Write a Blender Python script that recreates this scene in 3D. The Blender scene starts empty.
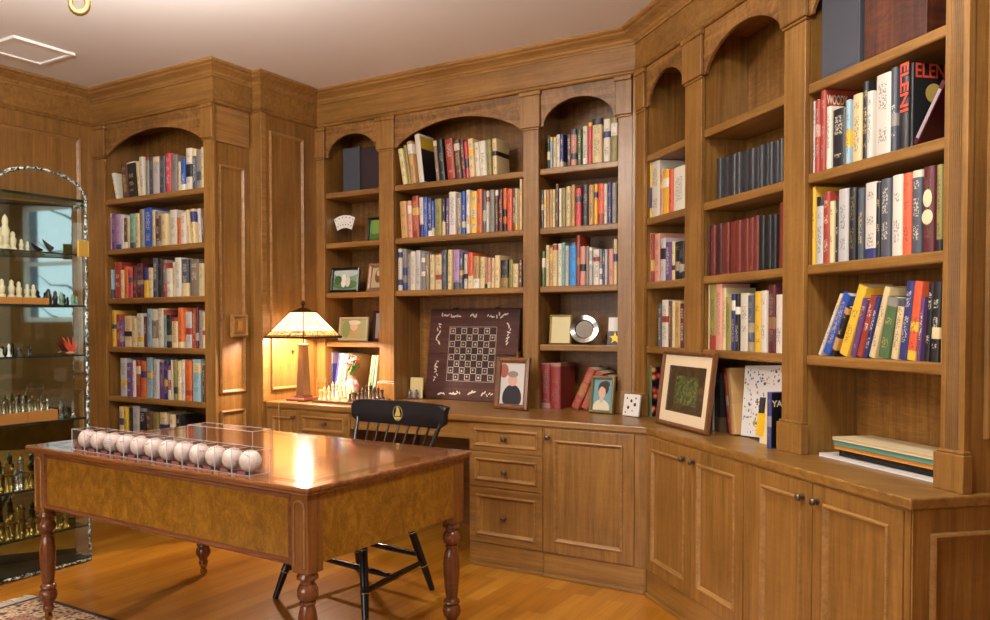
import bpy, math, random
from mathutils import Vector, Matrix
random.seed(11)
SC = bpy.context.scene
COL = SC.collection
S2 = math.sqrt(.5)
PI = math.pi
BACK, DIAG, EAST, END = 0.0, -PI/4, PI/2, PI/4   # frames: rotations about the world origin (u along the wall, v into it)

# ------------------------------------------------------------------ materials
def srgb(h):
    if isinstance(h, str):
        c = [int(h[i:i+2], 16)/255 for i in (0, 2, 4)]
    else:
        c = h
    return tuple(x/12.92 if x <= .04045 else ((x+.055)/1.055)**2.4 for x in c)

class NT:
    def __init__(s, name):
        s.m = bpy.data.materials.new(name); s.m.use_nodes = True
        s.t = s.m.node_tree; s.n = s.t.nodes; s.l = s.t.links
        s.b = s.n['Principled BSDF']; s.out = s.n['Material Output']
    def add(s, typ, **kw):
        n = s.n.new(typ)
        for k, v in kw.items():
            setattr(n, k, v)
        return n
    def link(s, a, b): s.l.new(a, b)
    def math(s, op, a, b=None, c=None):
        n = s.add('ShaderNodeMath', operation=op)
        for i, x in enumerate((a, b, c)):
            if x is None: continue
            if isinstance(x, (int, float)): n.inputs[i].default_value = x
            else: s.link(x, n.inputs[i])
        return n.outputs[0]
    def mix(s, fac, a, b, blend='MIX'):
        n = s.add('ShaderNodeMix', data_type='RGBA', blend_type=blend)
        for i, x in ((0, fac), (6, a), (7, b)):
            if isinstance(x, (int, float)): n.inputs[i].default_value = x
            elif isinstance(x, tuple): n.inputs[i].default_value = (*x[:3], 1)
            else: s.link(x, n.inputs[i])
        return n.outputs[2]
    def coords(s, scale, rnd=True, rot=(0, 0, 0), kind='Object'):
        tc = s.add('ShaderNodeTexCoord'); mp = s.add('ShaderNodeMapping')
        mp.inputs['Scale'].default_value = scale; mp.inputs['Rotation'].default_value = rot
        s.link(tc.outputs[kind], mp.inputs['Vector'])
        if rnd:
            oi = s.add('ShaderNodeObjectInfo')
            sc = s.add('ShaderNodeVectorMath', operation='MULTIPLY_ADD')
            s.link(oi.outputs['Random'], sc.inputs[0]); sc.inputs[1].default_value = (37, 53, 71)
            s.link(mp.outputs[0], sc.inputs[2])
            return sc.outputs[0]
        return mp.outputs[0]
    def noise(s, vec, scale=1, detail=4, rough=.6, dist=0, out='Fac'):
        n = s.add('ShaderNodeTexNoise'); s.link(vec, n.inputs['Vector'])
        n.inputs['Scale'].default_value = scale; n.inputs['Detail'].default_value = detail
        n.inputs['Roughness'].default_value = rough; n.inputs['Distortion'].default_value = dist
        return n.outputs[out]
    def ramp(s, fac, stops):
        r = s.add('ShaderNodeValToRGB'); s.link(fac, r.inputs[0])
        e = r.color_ramp.elements
        while len(e) < len(stops): e.new(.5)
        for i, (p, c) in enumerate(stops):
            e[i].position = p; e[i].color = (*c, 1)
        return r.outputs[0]
    def bump(s, h, strength=.2, dist=.002):
        b = s.add('ShaderNodeBump'); b.inputs['Strength'].default_value = strength; b.inputs['Distance'].default_value = dist
        s.link(h, b.inputs['Height']); s.link(b.outputs[0], s.b.inputs['Normal'])
    def set(s, **kw):
        for k, v in kw.items():
            k = k.replace('_', ' ')
            if isinstance(v, tuple): v = (*v, 1) if len(v) == 3 else v
            s.b.inputs[k].default_value = v
        return s.m

def plain(name, col, rough=.5, **kw):
    t = NT(name); t.set(Base_Color=srgb(col), Roughness=rough, **kw); return t.m

def oak(name, axis, dark='64461b', mid='895f2b', light='a1783a', rough=.38, fig=.3):
    """quarter-sawn oak: grain runs along `axis`"""
    t = NT(name)
    a = {'z': (1, 1, .045), 'x': (.045, 1, 1), 'y': (1, .045, 1)}[axis]
    v1 = t.coords(tuple(38*x for x in a)); n1 = t.noise(v1, 1, 5, .62, .4)
    v2 = t.coords(tuple(260*x for x in a)); n2 = t.noise(v2, 1, 2, .5)
    v3 = t.coords((3.2, 3.2, 3.2)); n3 = t.noise(v3, 1, 2, .5)
    a4 = {'z': (9, 9, 34), 'x': (26, 14, 14), 'y': (14, 26, 14)}[axis]
    v4 = t.coords(a4); n4 = t.noise(v4, 1, 2, .5, 2.0)
    f = t.math('ADD', t.math('MULTIPLY', n1, .62), t.math('MULTIPLY', n2, .26))
    f = t.math('ADD', f, t.math('MULTIPLY', t.math('SUBTRACT', n3, .5), .28))
    f = t.math('ADD', f, t.math('MULTIPLY', t.math('SUBTRACT', n4, .5), .18*fig*2))
    c = t.ramp(f, [(.26, srgb(dark)), (.46, srgb(mid)), (.66, srgb(light))])
    t.link(c, t.b.inputs['Base Color'])
    t.set(Roughness=rough, Coat_Weight=.12, Coat_Roughness=.22)
    t.bump(n2, .12, .001)
    return t.m

OAKZ = oak('oak_vertical', 'z')
OAKX = oak('oak_horizontal', 'x')
OAKM = oak('oak_moulding', 'x', '765226', '956c3a', 'ad844d', .34)
OAKP = oak('oak_panel', 'z', '593b14', '7d5322', '9b7032', .36, 1.05)
OAKF = oak('oak_cathedral', 'x', '563a18', '865c2c', 'a67a42', .4, 1.3)
MAHO = oak('desk_mahogany', 'x', '462413', '6b3d20', '86512c', .2)
MAHZ = oak('desk_leg_mahogany', 'z', '44210f', '6f3e20', '8c542e', .16)
BLKW = oak('desk_block_wood', 'z', '573317', '7c4e22', '936330', .22)
TOPW = oak('desk_top_walnut', 'x', '54301a', '85522c', 'a5703f', .13)
TOPW.node_tree.nodes['Principled BSDF'].inputs['Coat Weight'].default_value = .5
TOPW.node_tree.nodes['Principled BSDF'].inputs['Coat Roughness'].default_value = .08

def burl():
    t = NT('burl_veneer')
    v = t.coords((14, 14, 9)); n = t.noise(v, 1, 6, .65, 1.6)
    v2 = t.coords((95, 95, 60)); n2 = t.noise(v2, 1, 4, .7, 2.2)
    f = t.math('ADD', t.math('MULTIPLY', n, .55), t.math('MULTIPLY', n2, .45))
    c = t.ramp(f, [(.3, srgb('55360f')), (.48, srgb('855a17')), (.58, srgb('986b1e')), (.72, srgb('b0842e'))])
    t.link(c, t.b.inputs['Base Color']); t.set(Roughness=.24, Coat_Weight=.3, Coat_Roughness=.12)
    return t.m
BURL = burl()

def floor_mat():
    t = NT('strip_oak_floor')
    tc = t.add('ShaderNodeTexCoord'); sep = t.add('ShaderNodeSeparateXYZ'); cmb = t.add('ShaderNodeCombineXYZ')
    t.link(tc.outputs['Object'], sep.inputs[0])
    t.link(sep.outputs[1], cmb.inputs[0]); t.link(sep.outputs[0], cmb.inputs[1])
    br = t.add('ShaderNodeTexBrick', offset=.37, offset_frequency=2)
    t.link(cmb.outputs[0], br.inputs['Vector'])
    br.inputs['Color1'].default_value = (.1, .1, .1, 1); br.inputs['Color2'].default_value = (.9, .9, .9, 1)
    br.inputs['Mortar'].default_value = (.5, .5, .5, 1)
    for k, v in (('Scale', 1), ('Mortar Size', .0012), ('Brick Width', .9), ('Row Height', .083), ('Mortar Smooth', .3), ('Bias', 0)):
        br.inputs[k].default_value = v
    v1 = t.coords((60, 2.2, 1), False); n1 = t.noise(v1, 1, 5, .65, .6)
    v2 = t.coords((6, .8, 1), False); n2 = t.noise(v2, 1, 3, .5, .4)
    f = t.math('ADD', t.math('MULTIPLY', n1, .5), t.math('MULTIPLY', n2, .3))
    rb = t.add('ShaderNodeRGBToBW'); t.link(br.outputs['Color'], rb.inputs[0])
    f = t.math('ADD', f, t.math('MULTIPLY', rb.outputs[0], .26))
    c = t.ramp(f, [(.3, srgb('8d560e')), (.52, srgb('b3731d')), (.75, srgb('cb9133'))])
    c = t.mix(t.math('MULTIPLY', br.outputs['Fac'], .45), c, srgb('5a3210'))
    t.link(c, t.b.inputs['Base Color']); t.set(Roughness=.3, Coat_Weight=.25, Coat_Roughness=.16)
    t.bump(br.outputs['Fac'], .15, -.001)
    return t.m

def cover_mat():
    """printed book cover: colour, ink and label patch come from the book itself"""
    t = NT('printed_book_cover')
    oi = t.add('ShaderNodeObjectInfo'); tc = t.add('ShaderNodeTexCoord')
    ink = t.add('ShaderNodeAttribute', attribute_type='OBJECT', attribute_name='ink')
    pat = t.add('ShaderNodeAttribute', attribute_type='OBJECT', attribute_name='patch')
    dc = t.add('ShaderNodeAttribute', attribute_type='OBJECT', attribute_name='decor')
    g = t.add('ShaderNodeSeparateXYZ'); t.link(tc.outputs['Generated'], g.inputs[0])
    gx, gy, gz = g.outputs
    ob = t.add('ShaderNodeSeparateXYZ'); t.link(tc.outputs['Object'], ob.inputs[0])
    rnd = t.math('MULTIPLY', oi.outputs['Random'], 91.7)
    # label blocks along the height
    w = t.add('ShaderNodeTexWhiteNoise', noise_dimensions='1D')
    t.link(t.math('ADD', t.math('FLOOR', t.math('MULTIPLY', gz, t.math('ADD', 3.2, t.math('MULTIPLY', oi.outputs['Random'], 5)))), rnd), w.inputs['W'])
    blk = t.math('MULTIPLY', t.math('GREATER_THAN', w.outputs['Value'], .885), dc.outputs['Fac'])
    # lettering-like marks (illegible strokes) in a band up the spine
    cv = t.add('ShaderNodeCombineXYZ')
    t.link(t.math('MULTIPLY', ob.outputs[0], 150), cv.inputs[0]); t.link(t.math('MULTIPLY', ob.outputs[1], 60), cv.inputs[1])
    t.link(t.math('ADD', t.math('MULTIPLY', ob.outputs[2], 150), rnd), cv.inputs[2])
    ns = t.noise(cv.outputs[0], 1, 1, .5)
    band = t.math('MULTIPLY', t.math('LESS_THAN', t.math('ABSOLUTE', t.math('SUBTRACT', gx, .5)), .27),
                  t.math('LESS_THAN', t.math('ABSOLUTE', t.math('SUBTRACT', gz, .52)), .36))
    w2 = t.add('ShaderNodeTexWhiteNoise', noise_dimensions='1D')
    t.link(t.math('ADD', t.math('FLOOR', t.math('MULTIPLY', gz, 9)), t.math('MULTIPLY', rnd, 3)), w2.inputs['W'])
    band = t.math('MULTIPLY', band, t.math('GREATER_THAN', w2.outputs['Value'], .38))
    mk = t.math('MULTIPLY', t.math('MULTIPLY', t.math('GREATER_THAN', ns, .52), band), dc.outputs['Fac'])
    # soft print variation on the boards
    v = t.coords((11, 11, 11)); nb = t.noise(v, 1, 3, .6)
    c = t.mix(blk, oi.outputs['Color'], pat.outputs['Color'])
    c = t.mix(t.math('MULTIPLY', mk, .6), c, ink.outputs['Color'])
    c = t.mix(.18, c, t.mix(nb, (.02, .02, .02), (1, 1, 1)), 'SOFT_LIGHT')
    t.link(c, t.b.inputs['Base Color']); t.set(Roughness=.42)
    return t.m
COVER = cover_mat()
PAGES = plain('paper_pages', 'd8caa8', .85)

def glass_mat(name, tint=(.9, .95, .93), ior=1.45, gain=1.0):
    t = NT(name)
    tr = t.add('ShaderNodeBsdfTransparent'); tr.inputs[0].default_value = (*tint, 1)
    gl = t.add('ShaderNodeBsdfGlossy'); gl.inputs['Roughness'].default_value = .02
    fr = t.add('ShaderNodeFresnel'); fr.inputs[0].default_value = ior
    mx = t.add('ShaderNodeMixShader')
    ge = t.add('ShaderNodeNewGeometry')
    t.link(t.math('MULTIPLY', t.math('MULTIPLY', fr.outputs[0], gain), t.math('SUBTRACT', 1, ge.outputs['Backfacing'])), mx.inputs[0]); t.link(tr.outputs[0], mx.inputs[1]); t.link(gl.outputs[0], mx.inputs[2])
    t.link(mx.outputs[0], t.out.inputs[0]); return t.m
GLASS = glass_mat('clear_glass', (.93, .96, .95))
ACRYL = glass_mat('clear_acrylic', (.965, .955, .96), 1.35)
SHELFG = glass_mat('green_glass_shelf', (.74, .84, .8))
def edge_mat(name, col, tr=.5):
    t = NT(name)
    a = t.add('ShaderNodeBsdfTransparent'); m = t.add('ShaderNodeMixShader'); m.inputs[0].default_value = 1-tr
    t.set(Base_Color=srgb(col), Roughness=.25)
    t.link(a.outputs[0], m.inputs[1]); t.link(t.b.outputs[0], m.inputs[2]); t.link(m.outputs[0], t.out.inputs[0]); return t.m
AEDGE = edge_mat('acrylic_edge', 'e9dcdc', .45)
GEDGE = plain('dark_green_glass_edge', '1f2a25', .15)
def chipped():
    t = NT('chipped_glass_edge')
    v = t.coords((55, 55, 55)); n = t.noise(v, 1, 3, .7, .8)
    c = t.ramp(n, [(.42, srgb('1d241f')), (.52, srgb('5c6a62')), (.58, srgb('d5dcd8'))])
    t.link(c, t.b.inputs['Base Color']); t.set(Roughness=.12, Metallic=.2); t.bump(n, .6, .004); return t.m
CHIP = chipped()
def mirror():
    t = NT('tinted_mirror'); t.set(Base_Color=(.40, .47, .45), Metallic=1.0, Roughness=.03); return t.m
MIRROR = mirror()

WHITE = plain('white_paint', 'd8d3cc', .6)
CEIL = plain('ceiling_paint', 'e2dedb', .8)
BRASS = plain('antique_brass', 'a8823c', .25, Metallic=1.0)
GOLD = plain('gold_leaf', 'c9a445', .3, Metallic=.9)
PEWTER = plain('dark_bronze_knob', '6b5d4c', .38, Metallic=.85)
BLACKL = plain('black_lacquer', '121216', .24)
BLACKM = plain('black_matte', '17161a', .5)
SILVER = plain('polished_silver', 'd0cdc6', .12, Metallic=1.0)
BRONZE = plain('lamp_bronze', '4d2c1a', .35, Metallic=.7)
IVORY = plain('ivory_carving', 'd9cba6', .4)
EBONY = plain('dark_carving', '2b241e', .35)
TWOOD = plain('turned_dark_wood', '5c3a20', .35)
GILT = plain('gilt_metal_pieces', '8a7236', .28, Metallic=.8)
STEEL = plain('silver_metal_pieces', 'aaa69a', .25, Metallic=.85)

# ------------------------------------------------------------------ mesh builder
class MB:
    def __init__(s): s.v = []; s.f = []; s.m = []; s.sm = []
    def _add(s, vs, fs, mat=0, smooth=False):
        o = len(s.v); s.v += [tuple(map(float, p)) for p in vs]
        for f in fs:
            s.f.append([i+o for i in f]); s.m.append(mat); s.sm.append(smooth)
        return s
    def box(s, x0, x1, y0, y1, z0, z1, mat=0, M=None):
        p = [(x, y, z) for z in (z0, z1) for y in (y0, y1) for x in (x0, x1)]
        if M is not None: p = [tuple(M @ Vector(q)) for q in p]
        return s._add(p, [(0, 2, 3, 1), (4, 5, 7, 6), (0, 1, 5, 4), (2, 6, 7, 3), (0, 4, 6, 2), (1, 3, 7, 5)], mat)
    def prism(s, poly, a0, a1, axis='y', mat=0, smooth=False):
        """closed 2-D outline extruded along an axis: 'y' outline in (x,z); 'z' in (x,y); 'x' in (y,z)"""
        n = len(poly)
        mk = {'y': lambda p, a: (p[0], a, p[1]), 'z': lambda p, a: (p[0], p[1], a), 'x': lambda p, a: (a, p[0], p[1])}[axis]
        vs = [mk(p, a0) for p in poly]+[mk(p, a1) for p in poly]
        fs = [(i, (i+1) % n, n+(i+1) % n, n+i) for i in range(n)]
        s._add(vs, fs, mat, smooth)
        o = len(s.v)-2*n
        s.f += [[o+i for i in range(n)][::-1], [o+n+i for i in range(n)]]; s.m += [mat]*2; s.sm += [False]*2
        return s
    def lathe(s, prof, c=(0, 0, 0), seg=16, mat=0, axis='z', close=True):
        vs = []; n = len(prof)
        for k in range(seg):
            a = 2*PI*k/seg
            for r, h in prof:
                x, y = r*math.cos(a), r*math.sin(a)
                q = {'z': (x, y, h), 'y': (x, h, y), 'x': (h, x, y)}[axis]
                vs.append((c[0]+q[0], c[1]+q[1], c[2]+q[2]))
        fs = []
        for k in range(seg):
            k2 = (k+1) % seg
            for i in range(n-1):
                fs.append((k*n+i, k2*n+i, k2*n+i+1, k*n+i+1))
        s._add(vs, fs, mat, True)
        o = len(s.v)-n*seg
        if close:
            for i in (0, n-1):
                if prof[i][0] > 1e-4:
                    s.f.append([o+k*n+i for k in range(seg)]); s.m.append(mat); s.sm.append(False)
        return s
    def tube(s, pts, r, seg=8, mat=0, cap=True):
        P = [Vector(p) for p in pts]; n = len(P); rr = r if isinstance(r, (list, tuple)) else [r]*n
        up = Vector((0, 0, 1)); vs = []; prev = None
        for i in range(n):
            t = (P[min(i+1, n-1)]-P[max(i-1, 0)]).normalized()
            if prev is None:
                a = t.cross(up) if abs(t.dot(up)) < .95 else t.cross(Vector((1, 0, 0)))
            else:
                a = prev-t*prev.dot(t)
            a.normalize(); prev = a; b = t.cross(a)
            for k in range(seg):
                q = 2*PI*k/seg; vs.append(P[i]+rr[i]*(a*math.cos(q)+b*math.sin(q)))
        fs = [(i*seg+k, i*seg+(k+1) % seg, (i+1)*seg+(k+1) % seg, (i+1)*seg+k) for i in range(n-1) for k in range(seg)]
        s._add(vs, fs, mat, True)
        if cap:
            o = len(s.v)-n*seg
            s.f += [[o+k for k in range(seg)][::-1], [o+(n-1)*seg+k for k in range(seg)]]; s.m += [mat]*2; s.sm += [False]*2
        return s
    def ball(s, c, r, seg=16, rings=10, mat=0, sc=(1, 1, 1)):
        vs = [(c[0], c[1], c[2]-r*sc[2])]
        for i in range(1, rings):
            a = -PI/2+PI*i/rings
            for k in range(seg):
                q = 2*PI*k/seg
                vs.append((c[0]+r*sc[0]*math.cos(a)*math.cos(q), c[1]+r*sc[1]*math.cos(a)*math.sin(q), c[2]+r*sc[2]*math.sin(a)))
        vs.append((c[0], c[1], c[2]+r*sc[2])); L = len(vs)-1
        fs = [(0, 1+(k+1) % seg, 1+k) for k in range(seg)]
        for i in range(rings-2):
            for k in range(seg):
                fs.append((1+i*seg+k, 1+i*seg+(k+1) % seg, 1+(i+1)*seg+(k+1) % seg, 1+(i+1)*seg+k))
        fs += [(1+(rings-2)*seg+k, 1+(rings-2)*seg+(k+1) % seg, L) for k in range(seg)]
        return s._add(vs, fs, mat, True)
    def ring(s, u0, u1, z0, z1, prof, mat=0):
        """mitred rectangular moulding; prof = closed list of (inset from the outer edge, v)"""
        n = len(prof); vs = []
        for (cu, cz, du, dz) in ((u0, z0, 1, 1), (u1, z0, -1, 1), (u1, z1, -1, -1), (u0, z1, 1, -1)):
            for d, v in prof: vs.append((cu+du*d, v, cz+dz*d))
        fs = [(k*n+i, ((k+1) % 4)*n+i, ((k+1) % 4)*n+(i+1) % n, k*n+(i+1) % n) for k in range(4) for i in range(n)]
        return s._add(vs, fs, mat)
    def sweep(s, path, prof, mat=0):
        """profile (out, z) swept along a 2-D path; `out` is to the right-hand side of the path's direction"""
        n = len(path); m = len(prof); vs = []
        for i in range(n):
            d0 = (Vector(path[i])-Vector(path[max(i-1, 0)])); d1 = (Vector(path[min(i+1, n-1)])-Vector(path[i]))
            d0 = d0.normalized() if d0.length > 1e-6 else d1.normalized()
            d1 = d1.normalized() if d1.length > 1e-6 else d0
            n0 = Vector((d0.y, -d0.x)); n1 = Vector((d1.y, -d1.x)); b = (n0+n1).normalized(); k = 1/max(.3, b.dot(n0))
            for o, z in prof: vs.append((path[i][0]+b.x*o*k, path[i][1]+b.y*o*k, z))
        fs = [(i*m+j, (i+1)*m+j, (i+1)*m+(j+1) % m, i*m+(j+1) % m) for i in range(n-1) for j in range(m)]
        s._add(vs, fs, mat)
        o = len(s.v)-n*m
        s.f += [[o+j for j in range(m)][::-1], [o+(n-1)*m+j for j in range(m)]]; s.m += [mat]*2; s.sm += [False]*2
        return s
    def mesh(s, name, mats, off=(0, 0, 0)):
        me = bpy.data.meshes.new(name)
        me.from_pydata([(x-off[0], y-off[1], z-off[2]) for x, y, z in s.v], [], s.f)
        for m in (mats if isinstance(mats, (list, tuple)) else [mats]): me.materials.append(m)
        me.polygons.foreach_set('material_index', s.m); me.polygons.foreach_set('use_smooth', [True if q else False for q in s.sm])
        bmfix(me)
        if any(s.sm): me.set_sharp_from_angle(angle=math.radians(42))
        me.update(); return me

import bmesh
def bmfix(me):
    b = bmesh.new(); b.from_mesh(me); bmesh.ops.recalc_face_normals(b, faces=b.faces); b.to_mesh(me); b.free()

def tag(o, label=None, cat=None, group=None, kind=None):
    if label: o['label'] = label
    if cat: o['category'] = cat
    if group: o['group'] = group
    if kind: o['kind'] = kind
    return o

class Thing:
    """an Empty at the thing's base, in a frame turned about the world's origin; parts are given in the frame's coordinates"""
    def __init__(s, name, label, cat, frame=0.0, org=(0, 0, 0), group=None, local=False, rot=None, kind=None):
        s.o = bpy.data.objects.new(name, None); COL.objects.link(s.o); s.o.empty_display_size = .05
        s.off = (0, 0, 0) if local else org
        p = Matrix.Rotation(frame, 3, 'Z') @ Vector(org)
        s.o.location = p; s.o.rotation_euler = (0, 0, frame) if rot is None else rot
        tag(s.o, label, cat, group, kind)
    def part(s, name, mb, mats, parent=None, bevel=0, label=None):
        me = mb.mesh(name, mats, s.off)
        o = bpy.data.objects.new(name, me); COL.objects.link(o); o.parent = parent or s.o
        if bevel: bev(o, bevel)
        if label: o['label'] = label
        return o

def bev(o, w, seg=2):
    m = o.modifiers.new('soft_edges', 'BEVEL'); m.width = w; m.segments = seg; m.limit_method = 'ANGLE'; m.angle_limit = math.radians(50)

def solo(name, mb, mats, label=None, cat=None, group=None, kind=None, frame=0.0, org=(0, 0, 0), bevel=0, rot=None, local=False):
    me = mb.mesh(name, mats, (0, 0, 0) if local else org)
    o = bpy.data.objects.new(name, me); COL.objects.link(o)
    o.location = Matrix.Rotation(frame, 3, 'Z') @ Vector(org); o.rotation_euler = (0, 0, frame) if rot is None else rot
    if bevel: bev(o, bevel)
    return tag(o, label, cat, group, kind)

def dup(root, loc, rot=None, label=None, group=None):
    r = root.copy(); COL.objects.link(r); r.location = loc
    if rot is not None: r.rotation_euler = rot
    if label: r['label'] = label
    if group: r['group'] = group
    for ch in list(root.children):
        c = ch.copy(); COL.objects.link(c); c.parent = r
        for g in list(ch.children):
            d = g.copy(); COL.objects.link(d); d.parent = c
    return r

def w2(t, n): return (t*S2+n*S2, -t*S2+n*S2)    # diagonal wall (along, into) to world x, y
# ------------------------------------------------------------------ room shell
ZC = 2.80
def structure(name, mb, mats, frame=0.0, bevel=0):
    return solo(name, mb, mats, kind='structure', frame=frame, bevel=bevel)

WZ0, WZ1 = 1.3, 2.55
structure('floor', MB().box(-5.04, 1.3, -2.6, 4.66, -.08, 0), floor_mat())
structure('ceiling', MB().box(-5.04, 1.3, -2.6, 4.66, ZC, ZC+.08), CEIL)
PAINT = plain('wall_paint_beige', '9c8262', .8)
structure('wall_left', MB().box(-5.04, -4.94, -2.6, 4.66, 0, ZC), OAKZ)
structure('wall_back', MB().box(-5.04, -1.2, 4.56, 4.66, 0, ZC), OAKP)
WT0, WT1 = -1.5, -.72
structure('wall_diagonal', MB().box(-4.3, WT0, 2.25, 2.35, 0, ZC).box(WT1, -.5, 2.25, 2.35, 0, ZC).box(WT0, WT1, 2.25, 2.35, 0, WZ0).box(WT0, WT1, 2.25, 2.35, WZ1, ZC), OAKP, DIAG)
structure('wall_right', MB().box(1.2, 1.3, -2.6, 2.06, 0, ZC), PAINT)
FX0, FX1, FZ0, FZ1 = -4.0, -1.0, .8, 2.5
structure('wall_front', MB().box(-5.04, FX0, -2.6, -2.5, 0, ZC).box(FX1, 1.3, -2.6, -2.5, 0, ZC).box(FX0, FX1, -2.6, -2.5, 0, FZ0).box(FX0, FX1, -2.6, -2.5, FZ1, ZC), PAINT)
def window(name, axis, a0, a1, z0, z1, nb, frame=0.0):
    m = MB()
    def bar(p0, p1, q0, q1):
        if axis == 'x': m.box(p0, p1, 2.28, 2.32, q0, q1)
        else: m.box(p0, p1, -2.55, -2.505, q0, q1)
    bar(a0, a1, z0, z0+.05); bar(a0, a1, z1-.05, z1)
    for k in range(nb+1):
        x = a0+(a1-a0-.05)*k/nb; bar(x, x+.05, z0, z1)
    bar(a0, a1, (z0+z1)/2-.02, (z0+z1)/2+.02)
    structure(name, m, WHITE, frame)
window('window_1', 'x', WT0, WT1, WZ0, WZ1, 1, DIAG)  # unseen window, added for the bright reflection in the cabinet mirror
window('window_2', 'y', FX0, FX1, FZ0, FZ1, 4)  # unseen window behind the camera, added for fill light

# panelled return between the left bookcase and the desk alcove
m = MB().box(-3.86, -3.82, 3.41, 3.72, 0, 2.6).box(-3.86, -3.73, 3.72, 3.74, 0, 2.6).box(-3.77, -3.73, 3.74, 4.555, 0, 2.6)
structure('wall_return', m, OAKZ)
def bead(m, u0, u1, z0, z1, v, w=.022, h=.014, mat=0):
    return m.ring(u0, u1, z0, z1, [(0, v), (.003, v-h*.8), (.009, v-h), (.015, v-h*.55), (w, v-.002), (w, v)], mat)
m = MB(); bead(m, 3.465, 3.67, .85, 2.23, 3.82); bead(m, 3.465, 3.67, .2, .75, 3.82); m.box(3.40, 3.705, 3.806, 3.82, 2.36, 2.585)
bead(m, 3.80, 4.11, .852, 2.48, 3.73); m.box(3.725, 3.765, 3.722, 3.73, .79, 2.585)
structure('trim_panel_return', m, OAKM, EAST)
m = MB(); bead(m, 1.3, 3.305, .95, 2.49, 4.94, .03, .018); bead(m, 1.3, 3.305, .15, .85, 4.94, .03, .018)
bead(m, -1.2, 1.1, .95, 2.49, 4.94, .03, .018); bead(m, -1.2, 1.1, .15, .85, 4.94, .03, .018)
m.box(-2.5, 3.4, 4.928, 4.94, 0, .12)
structure('trim_panel_left', m, OAKM, EAST)

path = [(-4.94, -2.5), (-4.94, 3.40), (-3.79, 3.40), (-3.79, 3.72), (-3.72, 3.72), (-3.72, 4.237), (-1.522, 4.237), w2(-1.95, 1.92), w2(-1.95, 2.25)]
fr = [(-.02, 2.575), (.006, 2.575), (.013, 2.581), (.016, 2.588), (.010, 2.596), (.002, 2.602), (.002, 2.742), (-.02, 2.742)]
structure('trim_corner', MB().prism([(-1.2955, 3.758), (-1.2835, 3.758), w2(-3.5615, 1.743), w2(-3.5615, 1.78), (-1.2955, 3.80)], 0, .7545, 'z'), OAKZ)
structure('trim_corner_post', MB().prism([(-1.5372, 4.2395), (-1.5235, 4.2395), w2(-4.0738, 1.9225), w2(-4.0538, 1.9225), w2(-4.0538, 1.94), (-1.5372, 4.256)], .7905, 2.573, 'z'), OAKZ)
structure('trim_frieze', MB().sweep(path, fr), OAKX)
cr = [(-.02, 2.728), (.010, 2.728), (.014, 2.736), (.022, 2.742), (.028, 2.752), (.046, 2.762), (.070, 2.772), (.080, 2.780), (.092, 2.783), (.100, 2.790), (.100, 2.80), (-.02, 2.80)]
structure('trim_crown', MB().sweep(path, cr), OAKM)

# ceiling access panel
t = Thing('ceiling_vent', 'white framed square access panel set in the ceiling above the glass cabinet', 'vent', 0, (-4.455, 2.668, ZC))
t.part('vent_frame', MB().ring(0, 0, 0, 0, [(0, 0)]*3) if 0 else MB()._add(*(lambda x0, x1, y0, y1, w, d: (
    [(x0, y0, ZC), (x1, y0, ZC), (x1, y1, ZC), (x0, y1, ZC), (x0, y0, ZC-d), (x1, y0, ZC-d), (x1, y1, ZC-d), (x0, y1, ZC-d),
     (x0+w, y0+w, ZC-d), (x1-w, y0+w, ZC-d), (x1-w, y1-w, ZC-d), (x0+w, y1-w, ZC-d), (x0+w, y0+w, ZC), (x1-w, y0+w, ZC), (x1-w, y1-w, ZC), (x0+w, y1-w, ZC)],
    [(i, (i+1) % 4, 4+(i+1) % 4, 4+i) for i in range(4)]+[(4+i, 4+(i+1) % 4, 8+(i+1) % 4, 8+i) for i in range(4)]+[(8+i, 8+(i+1) % 4, 12+(i+1) % 4, 12+i) for i in range(4)]))(-4.62, -4.29, 2.49, 2.848, .022, .014)), plain('vent_paint', 'ece8e4', .7))
t.part('vent_panel', MB().box(-4.598, -4.312, 2.512, 2.826, ZC-.006, ZC), plain('vent_panel_paint', 'f2f2f2', .7))

# ------------------------------------------------------------------ built-in bookcases
def reeded(m, ua, ub, v, d, z0, z1, n=6, edge=.018):
    """pilaster shaft with n reeds between plain edges"""
    pts = [(ua, v+d), (ua, v)]
    x = ua+edge; w = (ub-ua-2*edge)/n
    for i in range(n):
        pts += [(x+w*i, v), (x+w*i+.1*w, v+.0045), (x+w*i+.28*w, v+.0012), (x+w*i+.5*w, v), (x+w*i+.72*w, v+.0012), (x+w*i+.9*w, v+.0045)]
    pts += [(ub-edge, v), (ub, v), (ub, v+d)]
    return m.prism(pts, z0, z1, 'z')

def pilaster(T, ua, ub, v, zb, reeds=0, plinth=True, cap_l=.012, cap_r=.012):
    m = MB(); z0 = zb+(.115 if plinth else 0)
    if reeds: reeded(m, ua, ub, v, .019, z0, 2.36, reeds)
    else: m.box(ua, ub, v, v+.019, z0, 2.36)
    p = T.part('pilaster', m, OAKZ, bevel=0 if reeds else .002)
    m = MB().box(ua-cap_l, ub+cap_r, v-.014, v+.003, 2.372, 2.55).box(ua-cap_l*1.6, ub+cap_r*1.6, v-.020, v+.003, 2.55, 2.573).box(ua-cap_l*.6, ub+cap_r*.6, v-.007, v+.003, 2.360, 2.372).box(ua+.001, ub-.001, v+.003, v+.019, 2.362, 2.573)
    T.part('capital', m, OAKZ, p, bevel=.004)
    if plinth:
        m = MB().box(ua-.012, ub+.012, v-.014, v+.019, zb, zb+.108).box(ua-.006, ub+.006, v-.008, v+.019, zb+.108, zb+.118)
        T.part('plinth', m, OAKZ, p, bevel=.003)
    return p

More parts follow.
